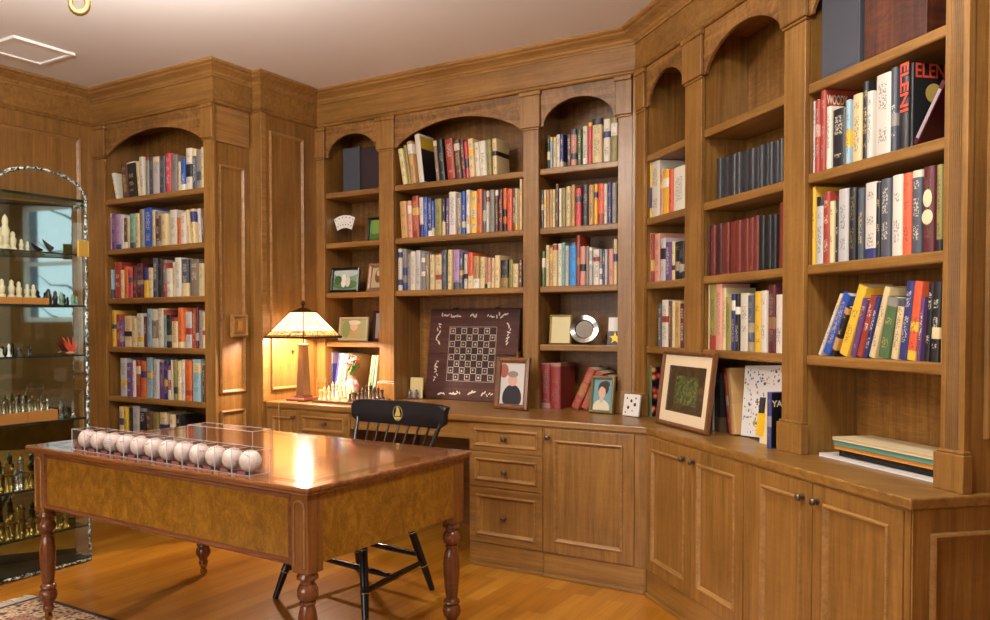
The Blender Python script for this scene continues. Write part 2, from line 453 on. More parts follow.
def arch_panel(u0, u1, v, rise, e=.028, p=.55):
    p = .55 if u1-u0 < .55 else (.66 if u1-u0 < .7 else .82)
    zs = 2.372; um = (u0+u1)/2; hw = (u1-u0)/2-e
    pts = [(u0+.0005, 2.574), (u0+.0005, zs), (u0+e*.8, zs)]
    N = 28
    for i in range(N+1):
        a = PI*i/N; pts.append((um-hw*math.cos(a), zs+.006+rise*math.sin(a)**(2*p)))
    pts += [(u1-e*.8, zs), (u1-.0005, zs), (u1-.0005, 2.574)]
    return MB().prism(pts, v+.004, v+.0205, 'y')

def bookcase(label, frame, u0, u1, vf, vb, zb, shelves, rise, piers, group='built-in oak bookcases'):
    T = Thing('bookcase', label, 'bookcase', frame, ((u0+u1)/2, vf, zb), group)
    T.part('back_panel', MB().box(u0-.015, u1+.015, vb+.0005, vb+.015, zb, 2.574), OAKP)
    for a, b in ((u0-.018, u0), (u1, u1+.018)):
        T.part('side_panel', MB().box(a, b, vf+.0215, vb, zb, 2.574), OAKZ)
    T.part('top_panel', MB().box(u0, u1, vf+.024, vb, 2.555, 2.574), OAKX)
    for z in shelves:
        T.part('shelf', MB().box(u0+.001, u1-.001, vf+.012, vb, z-.036, z), OAKX, bevel=.006)
    T.part('arch_panel', arch_panel(u0, u1, vf, rise), OAKF, bevel=.0025)
    for p in piers: pilaster(T, *p)
    return T
YF, YB2 = 4.237, 4.53
bookcase('arched oak bookcase of six packed shelves standing beside the glass cabinet', BACK, -4.826, -3.875, 3.40, 3.68, .10,
         [2.09, 1.763, 1.442, 1.125, .80, .475, .13], .118, [(-4.94, -4.826, 3.40, 0, 0, True), (-3.875, -3.787, 3.40, 0, 0, True, .012, 0)])
bookcase('narrow arched oak bookcase bay beside the lamp, with photos and a card fan', BACK, -3.659, -3.205, YF, YB2, .79,
         [2.14, 1.808, 1.48, 1.155], .128, [(-3.73, -3.659, YF, .79, 0, True, 0, .012), (-3.205, -3.092, YF, .79)])
bookcase('wide arched oak bookcase bay above the inlaid chessboard', BACK, -3.092, -2.18, YF, YB2, .79,
         [2.14, 1.808, 1.48], .124, [(-2.18, -2.083, YF, .79)])
bookcase('arched oak bookcase bay with a silver plate and red volumes', BACK, -2.083, -1.616, YF, YB2, .79,
         [2.14, 1.808, 1.48, 1.153], .130, [(-1.616, -1.5380, YF, .79, 0, True, .012, 0)])
ND, NB = 1.92, 2.145
bookcase('slim arched oak bookcase bay just past the corner, floral book below', DIAG, -3.964, -3.545, ND, NB, .79,
         [2.13, 1.808, 1.48, 1.153], .128, [(-4.053, -3.964, ND, .79, 0, True, 0, .012), (-3.545, -3.40, ND, .79)])
bookcase('arched oak bookcase bay holding matching dark volumes, big picture below', DIAG, -3.40, -2.80, ND, NB, .79,
         [2.13, 1.808, 1.48, 1.153], .124, [(-2.80, -2.675, ND, .79)])
bookcase('oak bookcase bay at the open end, slanting paperbacks and notebooks', DIAG, -2.675, -2.045, ND, NB, .79,
         [2.13, 1.808, 1.48, 1.153], .124, [(-2.045, -1.962, ND, .79, 7)])
def turn(m):
    m.v = [(-v, u, z) for u, v, z in m.v]; return m
m = MB(); m.box(-1.98, -1.964, 1.9395, 2.25, .7905, 2.572); r = MB(); bead(r, 1.985, 2.2, .94, 2.48, 1.964); turn(r); m._add(r.v, r.f, 0)
structure('wall_bookcase_end', m, OAKZ, DIAG)

# ------------------------------------------------------------------ base cabinets and worktop
def knob(u, v, z):
    return MB().lathe([(.0005, -.028), (.008, -.0275), (.0125, -.024), (.0135, -.019), (.011, -.0145), (.006, -.012), (.0052, -.004), (.011, -.002), (.0115, 0)], (u, v, z), 14, axis='y')
def front(T, kind, u0, u1, z0, z1, v, knobs, w=.052):
    m = MB().ring(u0, u1, z0, z1, [(0, v), (w, v), (w, v+.019), (0, v+.019)]).box(u0+w-.004, u1-w+.004, v+.008, v+.019, z0+w-.004, z1-w+.004, 1)
    m.ring(u0+w-.012, u1-w+.012, z0+w-.012, z1-w+.012, [(0, v+.001), (.003, v-.006), (.009, v-.007), (.014, v-.002), (.019, v+.004), (.023, v+.009), (0, v+.009)], 2)
    d = T.part(kind, m, [OAKZ if kind == 'door' else OAKX, OAKP if kind == 'door' else OAKX, OAKM], bevel=.0018)
    for ku, kz in knobs: T.part('knob', knob(ku, v, kz), PEWTER, d)
def base_cabinet(label, frame, u0, u1, v, vb, fronts, plinth=True):
    T = Thing('base_cabinet', label, 'cabinet', frame, ((u0+u1)/2, v, 0), 'oak base cabinets')
    T.part('carcass', MB().box(u0, u1, v-.006, vb, .122, .7555), OAKZ)
    if plinth:
        T.part('plinth', MB().box(u0, u1, v-.004, vb, 0, .122).box(u0, u1, v-.016, v-.004, 0, .018), OAKX, bevel=.003)
    for f in fronts: front(T, *f)
    return T
VB = 3.764
base_cabinet('oak base cabinet below the lamp, with a small door and a drawer', BACK, -3.728, -3.0615, VB, 4.5,
             [('door', -3.715, -3.468, .128, .742, VB-.012, [(-3.492, .705)]), ('drawer', -3.455, -3.075, .6, .742, VB-.012, [(-3.245, .678)], .036),
              ('drawer', -3.455, -3.075, .37, .592, VB-.012, [(-3.245, .48)]), ('drawer', -3.455, -3.075, .128, .362, VB-.012, [(-3.245, .25)])])
base_cabinet('oak drawer stack of three drawers between chair and corner door', BACK, -2.25, -1.8185, VB, 4.5,
             [('drawer', -2.244, -1.8225, .606, .748, VB-.012, [(-2.037, .677)], .036), ('drawer', -2.244, -1.8225, .42, .600, VB-.012, [(-2.037, .505)], .042), ('drawer', -2.244, -1.8225, .128, .414, VB-.012, [(-2.039, .266)], .048)])
base_cabinet('oak base cabinet with one wide flame-grained door in the corner', BACK, -1.8175, -1.296, VB, 4.3,
             [('door', -1.813, -1.347, .128, .748, VB-.012, [(-1.79, .705)], .066)])
T = Thing('desk_apron', 'oak apron over the dark kneehole behind the black chair', 'apron', BACK, (-2.655, VB, 0))
T.part('apron_board', MB().box(-3.06, -2.2515, VB, VB+.02, .66, .754), OAKX, bevel=.002)
T.part('back_board', MB().box(-3.06, -2.2515, 4.48, 4.5, 0, .754), OAKX)
T = base_cabinet('oak base cabinet with two doors on the angled wall, beneath the big picture', DIAG, -3.56, -2.73, 1.748, 2.2,
             [('door', -3.552, -3.147, .128, .748, 1.736, [(-3.196, .698)], .062), ('door', -3.143, -2.762, .128, .748, 1.736, [(-3.118, .698)], .062)])
T = base_cabinet('oak base cabinet with two doors at the open end of the counter', DIAG, -2.729, -1.954, 1.748, 2.2,
             [('door', -2.698, -2.366, .128, .748, 1.736, [(-2.412, .698)], .062), ('door', -2.362, -1.976, .128, .748, 1.736, [(-2.338, .698)], .062)])
m = MB().box(-1.9535, -1.948, 1.745, 2.2, 0, .754); r = MB(); bead(r, 1.80, 2.17, .17, .688, 1.948); turn(r); m._add(r.v, r.f, 1)
T.part('end_panel', m, [OAKZ, OAKM])

poly = [(-3.7285, 4.554), (-3.7285, 3.744), (-1.2885, 3.744), w2(-1.938, 1.728), w2(-1.938, 2.235), w2(-4.19, 2.235), (-1.405, 4.555)]
solo('countertop', MB().prism(poly, .756, .79, 'z'), OAKX, 'long oak countertop bending round the corner on all the base cabinets', 'countertop', bevel=.006, org=(-2.5, 4.1, .756))
# ------------------------------------------------------------------ books
PAL = dict(W=('d8cfbe', 'white'), C=('d8c290', 'cream'), T=('b88e58', 'tan'), K=('1d1b1d', 'black'), G=('857f78', 'grey'), S=('454953', 'slate'), N=('2c3168', 'navy'), B=('2b55ae', 'blue'),
L=('93b2be', 'pale blue'), R=('96382a', 'red'), M=('561f25', 'maroon'), P=('d09480', 'pink'), O=('c8642c', 'orange'), Y=('dfb238', 'yellow'), V=('62406e', 'purple'), E=('4c6440', 'green'),
U=('8d8346', 'olive'), D=('563828', 'brown'), A=('76a092', 'teal'), Q=('2f86cc', 'bright blue'), X=('d95a38', 'coral'), Z=('bcb8b4', 'light grey'), H=('b290b8', 'lilac'), F=('c8484c', 'rose'), I=('7a6a58', 'taupe'))
BOOKS = {
'LB1':('b',3.44,2.09,0.16,'-4.7558,0.0257,0.176,-0.253,W -4.6899,0.059,0.229,-0.09,D -4.625,0.0805,0.224,-0.075,K -4.5319,0.0286,0.225,-0.098,C -4.4998,0.0361,0.248,-0.062,W -4.4602,0.0315,0.242,0,G -4.4253,0.0378,0.241,0,S -4.3842,0.063,0.235,0,Z -4.3178,0.0496,0.232,0,S -4.2607,0.0448,0.243,0,F -4.2096,0.0536,0.227,0,G -4.1528,0.0244,0.181,0,C -4.1251,0.0374,0.188,0,B -4.0713,0.047,0.252,0,W -4.0212,0.0326,0.24,0,S -3.9854,0.0441,0.235,0,G -3.9361,0.0223,0.244,0,C'),
'LB2':('b',3.44,1.763,0.16,'-4.816,0.008,0.239,0,H -4.807,0.0409,0.236,0,V -4.7651,0.0522,0.229,0,H -4.7121,0.0241,0.222,0,W -4.6848,0.0308,0.202,0,D -4.6505,0.0227,0.2,0,C -4.6165,0.0495,0.221,0,A -4.5636,0.0412,0.221,0,C -4.5168,0.0386,0.243,0,G -4.4749,0.0686,0.249,0,B -4.3953,0.0279,0.23,0,C -4.364,0.048,0.22,0,D -4.3095,0.0516,0.199,0,C -4.2305,0.0611,0.217,0,W -4.1631,0.0347,0.165,0,O -4.121,0.0435,0.192,0,W -4.0558,0.0268,0.205,-0.108,C -4.0201,0.0306,0.207,-0.072,C -3.9664,0.0204,0.206,-0.057,W -3.9408,0.0184,0.204,-0.038,D'),
'LB3':('b',3.44,1.442,0.16,'-4.816,0.008,0.19,0,L -4.7897,0.0663,0.238,0,R -4.7176,0.0288,0.185,0,C -4.683,0.0377,0.205,0,O -4.6419,0.0441,0.186,0,F -4.5943,0.0437,0.202,0,M -4.5472,0.0609,0.221,0,M -4.4806,0.0405,0.19,0,Y -4.4368,0.0401,0.188,0,C -4.3901,0.0419,0.246,0,S -4.3449,0.0404,0.241,0,K -4.3011,0.0348,0.232,0,R -4.262,0.0459,0.178,0,W -4.2097,0.0248,0.214,0,C -4.1796,0.0543,0.24,0,W -4.122,0.0597,0.227,0,S -4.053,0.0787,0.224,0,I -3.9661,0.0411,0.197,0,C'),
'LB4':('b',3.44,1.125,0.16,'-4.816,0.0363,0.238,0,Y -4.775,0.0407,0.212,0,R -4.7308,0.0323,0.179,0,V -4.6915,0.0764,0.204,0,C -4.6116,0.0495,0.189,0,C -4.5553,0.0589,0.217,0,W -4.493,0.0253,0.196,0,M -4.4621,0.0491,0.245,0,L -4.4086,0.056,0.241,0,I -4.3492,0.0458,0.247,0,W -4.298,0.0284,0.236,0,A -4.2662,0.0429,0.204,0,K -4.2179,0.0569,0.19,0,C -4.1557,0.0439,0.248,0,O -4.0983,0.0555,0.223,0,Z -4.0376,0.0358,0.24,0,R -3.9976,0.0207,0.246,0,M -3.9727,0.0255,0.229,0,G -3.9411,0.0214,0.219,0,C'),
'LB5':('b',3.44,0.8,0.16,'-4.7325,0.068,0.249,0,Z -4.6599,0.0466,0.221,0,V -4.6086,0.0282,0.237,0,W -4.577,0.0392,0.238,0,R -4.5222,0.0464,0.235,0,O -4.4712,0.059,0.258,0,L -4.4012,0.0485,0.249,0,Z -4.3472,0.0448,0.239,0,V -4.2991,0.039,0.24,0,N -4.2557,0.0272,0.213,0,R -4.2253,0.0155,0.248,0,W -4.2065,0.0321,0.242,0,U -4.167,0.0256,0.243,0,C -4.1371,0.0275,0.251,0,W -4.1064,0.0607,0.248,0,O -4.0284,0.0706,0.257,0,L -3.9507,0.0234,0.221,0,D'),
'LB6':('b',3.44,0.475,0.16,'-4.7564,0.0465,0.255,0,C -4.7041,0.0402,0.257,0,Y -4.6466,0.033,0.253,0,K -4.6091,0.0675,0.267,0,Z -4.537,0.0577,0.256,0,K -4.4693,0.0471,0.238,0,D -4.4178,0.0584,0.234,0,U -4.3517,0.0693,0.238,0,C -4.2495,0.0408,0.229,0,C -4.1971,0.0403,0.232,0,K'),
'U2a':('b',4.27,2.14,0.16,'-3.0365,0.034,0.228,-0.172,C -2.9975,0.0222,0.247,-0.158,U -2.9706,0.0369,0.266,-0.145,T -2.9109,0.0386,0.302,-0.126,W -2.7875,0.0223,0.247,-0.105,I -2.7607,0.0395,0.251,-0.102,K -2.7036,0.0549,0.243,-0.1,R -2.6452,0.0405,0.232,-0.095,D -2.6004,0.0273,0.227,-0.087,M -2.5697,0.0184,0.215,-0.082,F -2.5472,0.0348,0.227,-0.069,C -2.5091,0.0278,0.202,-0.067,W -2.4772,0.0419,0.205,-0.056,W -2.4301,0.0311,0.208,-0.046,U -2.394,0.029,0.21,-0.036,C'),
'U2b':('b',4.27,1.808,0.16,'-3.0488,0.0476,0.228,-0.067,T -2.9967,0.03,0.229,-0.047,P -2.9622,0.0468,0.255,-0.033,R -2.911,0.0274,0.243,-0.026,W -2.8793,0.0282,0.24,-0.022,B -2.8488,0.027,0.233,-0.018,N -2.8196,0.0154,0.214,-0.015,B -2.8009,0.0483,0.224,-0.014,U -2.7452,0.0192,0.216,-0.009,K -2.7227,0.0212,0.222,0,V -2.6953,0.0472,0.257,0,W -2.6419,0.0347,0.245,0,I -2.603,0.0236,0.254,0,B -2.5753,0.0234,0.26,0,W -2.5448,0.0398,0.249,0,C -2.5008,0.0356,0.257,0,O -2.4612,0.0238,0.242,0,S -2.4343,0.0169,0.24,0,W -2.4142,0.0311,0.246,0,G -2.3782,0.0177,0.243,0,D -2.3574,0.026,0.241,0,M -2.3209,0.0211,0.246,0,O -2.2967,0.033,0.239,0,X -2.2597,0.0117,0.241,0,D -2.245,0.0153,0.239,0,C -2.2267,0.0097,0.23,0,T -2.214,0.0152,0.288,0,C'),
'U2c':('b',4.27,1.48,0.16,'-3.0777,0.0273,0.263,0,W -3.0448,0.0315,0.255,0,G -3.0099,0.0259,0.227,0,G -2.9797,0.0364,0.24,0,W -2.9389,0.034,0.245,0,Z -2.9016,0.0284,0.226,0,G -2.8688,0.0293,0.22,0,I -2.8352,0.0332,0.214,0,C -2.7977,0.0442,0.221,0,C -2.7482,0.0356,0.236,0,S -2.7073,0.0292,0.238,0.009,C -2.6708,0.043,0.236,0.009,H -2.6206,0.0227,0.213,0.009,S -2.5937,0.0206,0.207,0.01,W -2.5689,0.0362,0.214,0.009,X -2.5276,0.0397,0.191,0.01,T -2.4838,0.0326,0.185,0.01,C -2.4481,0.0161,0.18,0.011,T -2.4289,0.0217,0.175,0.011,P -2.4041,0.0169,0.174,0.011,C -2.3832,0.0328,0.189,0.01,C -2.3454,0.0511,0.162,0.012,K -2.2894,0.0266,0.16,0.012,U -2.2588,0.0328,0.134,0.014,C -2.223,0.0207,0.157,0.012,D'),
'U3a':('b',4.27,2.14,0.16,'-2.0426,0.0167,0.183,0,K -2.0235,0.0131,0.173,0,L -2.0075,0.0171,0.171,0,C -1.9874,0.0218,0.181,0,W -1.9632,0.021,0.178,0,N -1.9247,0.0232,0.173,0,D -1.8986,0.0311,0.199,0,P -1.8623,0.0217,0.195,0,E -1.8298,0.0271,0.206,0,W -1.7997,0.0213,0.224,0,F -1.7744,0.0529,0.239,0,C -1.7081,0.0362,0.228,0,W -1.6691,0.038,0.231,0,U'),
'U3b':('b',4.27,1.808,0.16,'-2.079,0.0115,0.214,0,S -2.0651,0.0144,0.215,0,C -2.0482,0.0168,0.213,0,T -2.0285,0.0149,0.214,0,T -2.0112,0.0166,0.212,0,C -1.991,0.0165,0.24,0,D -1.9709,0.0153,0.214,0,W -1.9527,0.0234,0.215,0,U -1.9264,0.0267,0.22,0,C -1.895,0.0196,0.226,0,T -1.8719,0.0309,0.205,0,F -1.8341,0.0352,0.222,0,K -1.7944,0.0303,0.216,0,T -1.7617,0.0167,0.219,0,Y -1.7422,0.0349,0.219,0,X -1.7044,0.0176,0.214,0,W -1.6834,0.0213,0.217,0,N -1.6598,0.0271,0.214,0,G'),
'U3c':('b',4.27,1.48,0.16,'-2.075,0.0175,0.198,0,E -2.0539,0.0198,0.232,0,C -2.0317,0.0209,0.215,0,T -2.0084,0.0279,0.235,0,C -1.9775,0.023,0.236,0,W -1.951,0.0181,0.24,0,A -1.9305,0.0198,0.221,0,Z -1.906,0.0393,0.237,0,Q -1.8638,0.02,0.275,0,R -1.8414,0.0302,0.213,0,P -1.8077,0.0152,0.212,0,G -1.7896,0.0174,0.205,0,Z -1.7682,0.0352,0.193,0,W -1.7279,0.0133,0.192,0,G -1.7123,0.0104,0.191,0,N -1.6995,0.0132,0.19,0,Z -1.6753,0.024,0.189,0,P -1.6479,0.019,0.242,0,C'),
'A1':('d',1.952,1.808,0.15,'-3.96,0.008,0.288,0,Y -3.9511,0.0852,0.282,0,W -3.8576,0.0297,0.23,0,P -3.8228,0.0555,0.218,0,Y -3.7612,0.0332,0.209,0,X -3.7219,0.117,0.209,0,W'),
'A2':('d',1.952,1.48,0.15,'-3.96,0.0158,0.25,0,C -3.9394,0.0186,0.246,0,R -3.915,0.0537,0.242,0,P -3.8433,0.053,0.211,0,Z -3.7848,0.0504,0.187,0,V -3.7289,0.0251,0.186,0,C -3.7005,0.0575,0.181,0,K -3.6387,0.042,0.178,0,K'),
'A3':('d',1.952,1.153,0.15,'-3.8525,0.0324,0.216,0,S -3.8134,0.0588,0.232,0,W -3.7491,0.0265,0.226,0,D -3.7182,0.023,0.225,0,C -3.6898,0.0503,0.219,0,T -3.6352,0.04,0.21,0,M'),
'B1':('d',1.952,1.808,0.15,'-3.3096,0.0343,0.176,0,S -3.2732,0.0468,0.174,0,S -3.2243,0.0541,0.172,0,S -3.1681,0.0358,0.172,0,S -3.1302,0.0513,0.17,0,S -3.0769,0.0419,0.169,0,S -3.0331,0.0331,0.169,0,S -2.998,0.0286,0.168,0,S -2.9674,0.0281,0.168,0,S -2.9374,0.0276,0.167,0,S -2.9079,0.0342,0.166,0,S -2.8717,0.0286,0.165,0,S'),
'B2':('d',1.952,1.48,0.15,'-3.386,0.0124,0.227,0,M -3.3691,0.0386,0.223,0,R -3.3261,0.044,0.224,0,M -3.2788,0.056,0.22,0,R -3.2176,0.0463,0.219,0,R -3.1672,0.0441,0.218,0,R -3.1191,0.0428,0.218,0,R -3.0723,0.0372,0.218,0,R -3.0312,0.0372,0.22,0,R -2.9902,0.0354,0.215,0,K -2.951,0.0388,0.213,0,K -2.9085,0.0296,0.21,0,K -2.8753,0.037,0.253,0,R'),
'B3':('d',1.952,1.153,0.15,'-3.386,0.008,0.288,0,C -3.377,0.0551,0.288,0,U -3.3209,0.0479,0.288,0,P -3.2705,0.025,0.269,0,C -3.2421,0.0395,0.229,0,U -3.1993,0.0282,0.24,0,N -3.1678,0.0277,0.239,0,K -3.1349,0.0629,0.24,0,W -3.0688,0.0377,0.229,0,S -3.026,0.0461,0.244,0,Y -2.976,0.0366,0.245,0,W -2.9336,0.0445,0.265,0,M -2.8844,0.0423,0.226,0,W'),
'C1':('d',1.952,1.808,0.15,'-2.671,0.0124,0.259,0,Z -2.6542,0.0263,0.257,0,R -2.6235,0.0278,0.288,0,R -2.5914,0.0242,0.218,0,W -2.562,0.0684,0.198,0,K -2.4895,0.0206,0.215,0,L -2.4639,0.0423,0.225,0,C -2.4177,0.0249,0.256,0,K -2.3898,0.0262,0.216,0,W -2.3589,0.066,0.258,0,W -2.2876,0.0258,0.262,0,S -2.2581,0.041,0.256,0,K -2.2081,0.0112,0.255,0,S'),
'C2':('d',1.952,1.48,0.15,'-2.671,0.0156,0.28,0,Y -2.6501,0.0373,0.241,0,Z -2.6096,0.0343,0.252,0,R -2.5702,0.021,0.214,0,C -2.5461,0.0159,0.218,0,K -2.5261,0.048,0.247,0,Z -2.4733,0.0339,0.243,0,K -2.4365,0.0269,0.238,0,S -2.4049,0.0541,0.249,0,W -2.348,0.0195,0.242,0,K -2.3249,0.0423,0.248,0,S -2.2782,0.0424,0.252,0,W -2.2315,0.035,0.25,0,X -2.1924,0.0382,0.251,0,S -2.1472,0.0424,0.254,0,M -2.1009,0.02,0.253,0,U'),
'C3':('d',1.952,1.153,0.15,'-2.6359,0.0136,0.24,0.488,W -2.6136,0.0367,0.232,0.477,B -2.5648,0.0227,0.184,0.436,K -2.5276,0.0418,0.25,0.383,Y -2.4646,0.0268,0.2,0.299,V -2.4356,0.0281,0.21,0.312,R -2.4014,0.0181,0.208,0.292,N -2.3814,0.0272,0.237,0.293,C -2.3338,0.0469,0.197,0.206,E -2.2779,0.0281,0.187,0.168,C -2.2415,0.0319,0.245,0.13,N -2.2067,0.0335,0.242,0.122,X -2.1669,0.0134,0.194,0.093,V -2.1474,0.0192,0.235,0.066,K -2.1209,0.0304,0.238,0.039,K -2.0827,0.0217,0.236,0.01,T'),
'U1':('b',4.3,0.79,0.16,'-3.655,0.008,0.288,0,N -3.6465,0.0098,0.288,0.189,V -3.6358,0.0118,0.288,0.189,B -3.6227,0.0129,0.288,0.19,L -3.609,0.0128,0.288,0.19,C -3.5923,0.0128,0.287,0.191,A -3.5756,0.0128,0.285,0.191,W -3.5591,0.0127,0.28,0.194,D -3.5425,0.015,0.28,0.193,T -3.5237,0.0172,0.277,0.195,C -3.5026,0.0171,0.272,0.189,T -3.3574,0.0167,0.279,0.179,C -3.335,0.0166,0.279,0.162,A -3.3127,0.0166,0.278,0.145,C'),
'A4':('d',1.945,0.79,0.14,'-3.958,0.03,0.26,0,E'),
'B4':('d',1.97,0.79,0.15,'-3.386,0.008,0.198,0,B -3.3772,0.02,0.213,0,W -3.355,0.05,0.262,0,K -3.246,0.022,0.285,-0.187,R -3.222,0.036,0.285,-0.175,T'),
}
WHERE = {
'LB1': 'top shelf of the bookcase beside the glass cabinet', 'LB2': 'second shelf of the bookcase beside the glass cabinet', 'LB3': 'third shelf of the bookcase beside the glass cabinet',
'LB4': 'fourth shelf of the bookcase beside the glass cabinet', 'LB5': 'fifth shelf of the bookcase beside the glass cabinet', 'LB6': 'sixth shelf of the bookcase beside the glass cabinet',
'U1': 'counter of the narrow bay behind the lamp', 'U2a': 'top shelf of the wide bay over the chessboard', 'U2b': 'middle shelf of the wide bay over the chessboard', 'U2c': 'lowest shelf of the wide bay over the chessboard',
'U3a': 'top shelf of the bay with the silver plate', 'U3b': 'second shelf of the bay with the silver plate', 'U3c': 'third shelf of the bay with the silver plate',
'A1': 'second shelf of the slim bay past the corner', 'A2': 'third shelf of the slim bay past the corner', 'A3': 'fourth shelf of the slim bay past the corner', 'A4': 'counter of the slim bay past the corner',
'B1': 'second shelf of the bay above the big picture', 'B2': 'third shelf of the bay above the big picture', 'B3': 'fourth shelf of the bay above the big picture', 'B4': 'counter behind the big picture',
'C1': 'second shelf of the end bay', 'C2': 'third shelf of the end bay', 'C3': 'shelf of slanting paperbacks in the end bay'}
ORD = 'first second third fourth fifth sixth seventh eighth ninth tenth eleventh twelfth thirteenth fourteenth fifteenth sixteenth seventeenth eighteenth nineteenth twentieth twenty-first twenty-second twenty-third twenty-fourth twenty-fifth twenty-sixth twenty-seventh'.split()

def lum(c): return .2126*c[0]+.7152*c[1]+.0722*c[2]
def book(name, label, group, frame, u, v, z, t, h, lean, depth, col, decor=1.0, cat='book', round_spine=None):
    """case-bound book: spine faces the room, bottom corner pivot when leaning; boards, curved spine, page block"""
    col = srgb(col) if isinstance(col, str) else col
    b = min(.0032, t*.16); rs = min(.006, t*.22)
    if lean > 0: piv = u+t; x0, x1 = -t, 0.0
    else: piv = u; x0, x1 = 0.0, t
    xm = (x0+x1)/2; hw = t/2
    # outline of the case in plan: boards and rounded spine, open at the fore-edge
    out = [(x0, depth), (x0, rs)]+[(xm-hw*math.cos(a), rs-rs*math.sin(a)) for a in (PI*.17, PI*.33, PI*.5, PI*.67, PI*.83)]+[(x1, rs), (x1, depth)]
    inn = [(x1-b, depth), (x1-b, rs+b), (x0+b, rs+b), (x0+b, depth)]
    m = MB(); m.prism(out+inn, 0, h, 'z')
    me = m.mesh(name, COVER)
    for i in range(2, 8): me.polygons[i].use_smooth = True
    me.set_sharp_from_angle(angle=math.radians(50))
    o = bpy.data.objects.new(name, me); COL.objects.link(o)
    o.location = Matrix.Rotation(frame, 3, 'Z') @ Vector((piv, v, z+.0006)); o.rotation_euler = (0, lean, frame)
    o.color = (*col, 1)
    dark = lum(col) > .16
    o['ink'] = [.035, .03, .03] if dark else random.choice([[.75, .68, .5], [.8, .78, .74], [.62, .45, .16]])
    pc = random.choice(['e4dccb', '1d1b1d', '96382a', '2c3168', 'd8c290', '454953', 'dfb238'] if dark else ['e4dccb', 'd8c290', 'b88e58', 'c8a050', '857f78', 'cabfa8'])
    o['patch'] = list(srgb(pc)); o['decor'] = float(decor)
    tag(o, label, cat, group)
    pg = MB().box(x0+b+.0002, x1-b-.0002, rs+b+.0005, depth-.004, .003, h-.003).mesh('pages', PAGES)
    p = bpy.data.objects.new('pages', pg); COL.objects.link(p); p.parent = o
    return o
LIB = {}
for sid, (fr, pl, z, dep, txt) in BOOKS.items():
    frame = BACK if fr == 'b' else DIAG
    for i, tk in enumerate(txt.split()):
        u, t, h, a, c = tk.split(','); u, t, h, a = map(float, (u, t, h, a))
        hexc, cname = PAL[c]
        kk = random.uniform(.86, 1.06); rgb = [min(1, x*kk*random.uniform(.97, 1.03)) for x in srgb(hexc)]
        form = 'leaning ' if abs(a) > .12 else ''
        size = 'slim' if t < .024 else ('thick' if t > .05 else ('tall' if h > .25 else 'plain'))
        kind, cat, dec = 'book', 'book', 1.0
        if sid == 'B1': kind, cat, dec, size = 'bound_volume', 'bound volume', 0.0, 'matching'
        if sid == 'U1': kind, cat, dec = 'thin_book', 'thin_book', .2  # these are thin books standing on the counter
        if sid == 'B2': dec = 0.0
        if dec == 1.0 and c in 'RMKS' and random.random() < .4: dec = .4
        lab = f"{form}{size} {cname} {kind.replace('_', ' ')}, {ORD[i]} along the {WHERE[sid]}"
        if sid == 'B2': rgb = [x*.42 for x in rgb]
        if sid == 'B1': rgb = list(srgb(('25262b', '2b2c32', '222327')[i % 3]))
        if fr == 'd' and z > 1.7: h = min(h, .283)
        d = dep*random.uniform(.9, 1.04) if sid[0] != 'L' else random.uniform(.15, .19)
        v = pl-(random.uniform(0, .012))
        LIB[(sid, i)] = book(kind, lab, f"books on the {WHERE[sid]}", frame, u, v, z, t, h, a, d, tuple(rgb), dec, cat)
print('BOOKS', len(LIB))

def writing(name, body, size, parent, loc, cols, mat, width=None, spine=False):
    cu = bpy.data.curves.new(name, 'FONT'); cu.body = body; cu.size = size; cu.extrude = .0003; cu.space_character = .95; cu.offset = size*.012
    cu.materials.append(mat)
    o = bpy.data.objects.new(name, cu); COL.objects.link(o); o.parent = parent
    M = Matrix(cols).transposed().to_4x4(); M.translation = loc; o.matrix_local = M
    bpy.context.view_layer.update()
    k = width/max(1e-4, o.dimensions.x) if width else 1
    me = bpy.data.meshes.new_from_object(o); mw = o.matrix_local.copy()
    bpy.data.objects.remove(o); o = bpy.data.objects.new(name, me); COL.objects.link(o); o.parent = parent; o.matrix_local = mw
    if width: o.scale = (k, 1, 1)
    return o
RIGHT = ((0, 1, 0), (0, 0, 1), (1, 0, 0))         # on a cover that faces along the wall
SPINE = ((0, 0, -1), (1, 0, 0), (0, -1, 0))       # running down a spine
FACE = ((1, 0, 0), (0, 0, 1), (0, -1, 0))
REDI = plain('red_print', 'd2492f', .5); CREAMI = plain('cream_print', 'e6dcc0', .5); YELI = plain('yellow_print', 'e8c43a', .5); DARKI = plain('dark_print', '2a2622', .5)
# the big red book and the black one with red capitals in the end bay
b = LIB[('C1', 2)]; b['decor'] = .3
writing('title_lettering', 'WOODY', .046, b, (.0279, .008, .232), RIGHT, CREAMI, .082)
b = LIB[('C1', 11)]; b['decor'] = 0.0
writing('spine_lettering', 'ELENI', .048, b, (.0105, -.0006, .268), SPINE, REDI, .15)
b = LIB[('C1', 12)]; b['decor'] = 0.0; b.color = (*srgb('17171a'), 1)
t12 = [float(x) for x in BOOKS['C1'][4].split()[12].split(',')[:2]][1]
writing('title_lettering', 'ELENI', .062, b, (t12+.0002, .006, .212), RIGHT, REDI, .118)
m = MB(); m.lathe([(.0001, .0006), (.03, .0006), (.03, 0)], (t12, .075, .165), 20, axis='x')
for nm, mm in (('cover_medallion', plain('medallion_print', 'b49a4e', .5)),):
    o = bpy.data.objects.new(nm, m.mesh(nm, mm)); COL.objects.link(o); o.parent = b
b = LIB[('C2', 14)]; b['decor'] = .2; tC2 = float(BOOKS['C2'][4].split()[14].split(',')[1])
m = MB().ball((0, 0, 0), .024, 14, 8, 0, (.9, .03, 1.25)).ball((0, 0, -.062), .028, 14, 8, 0, (.95, .03, .9))
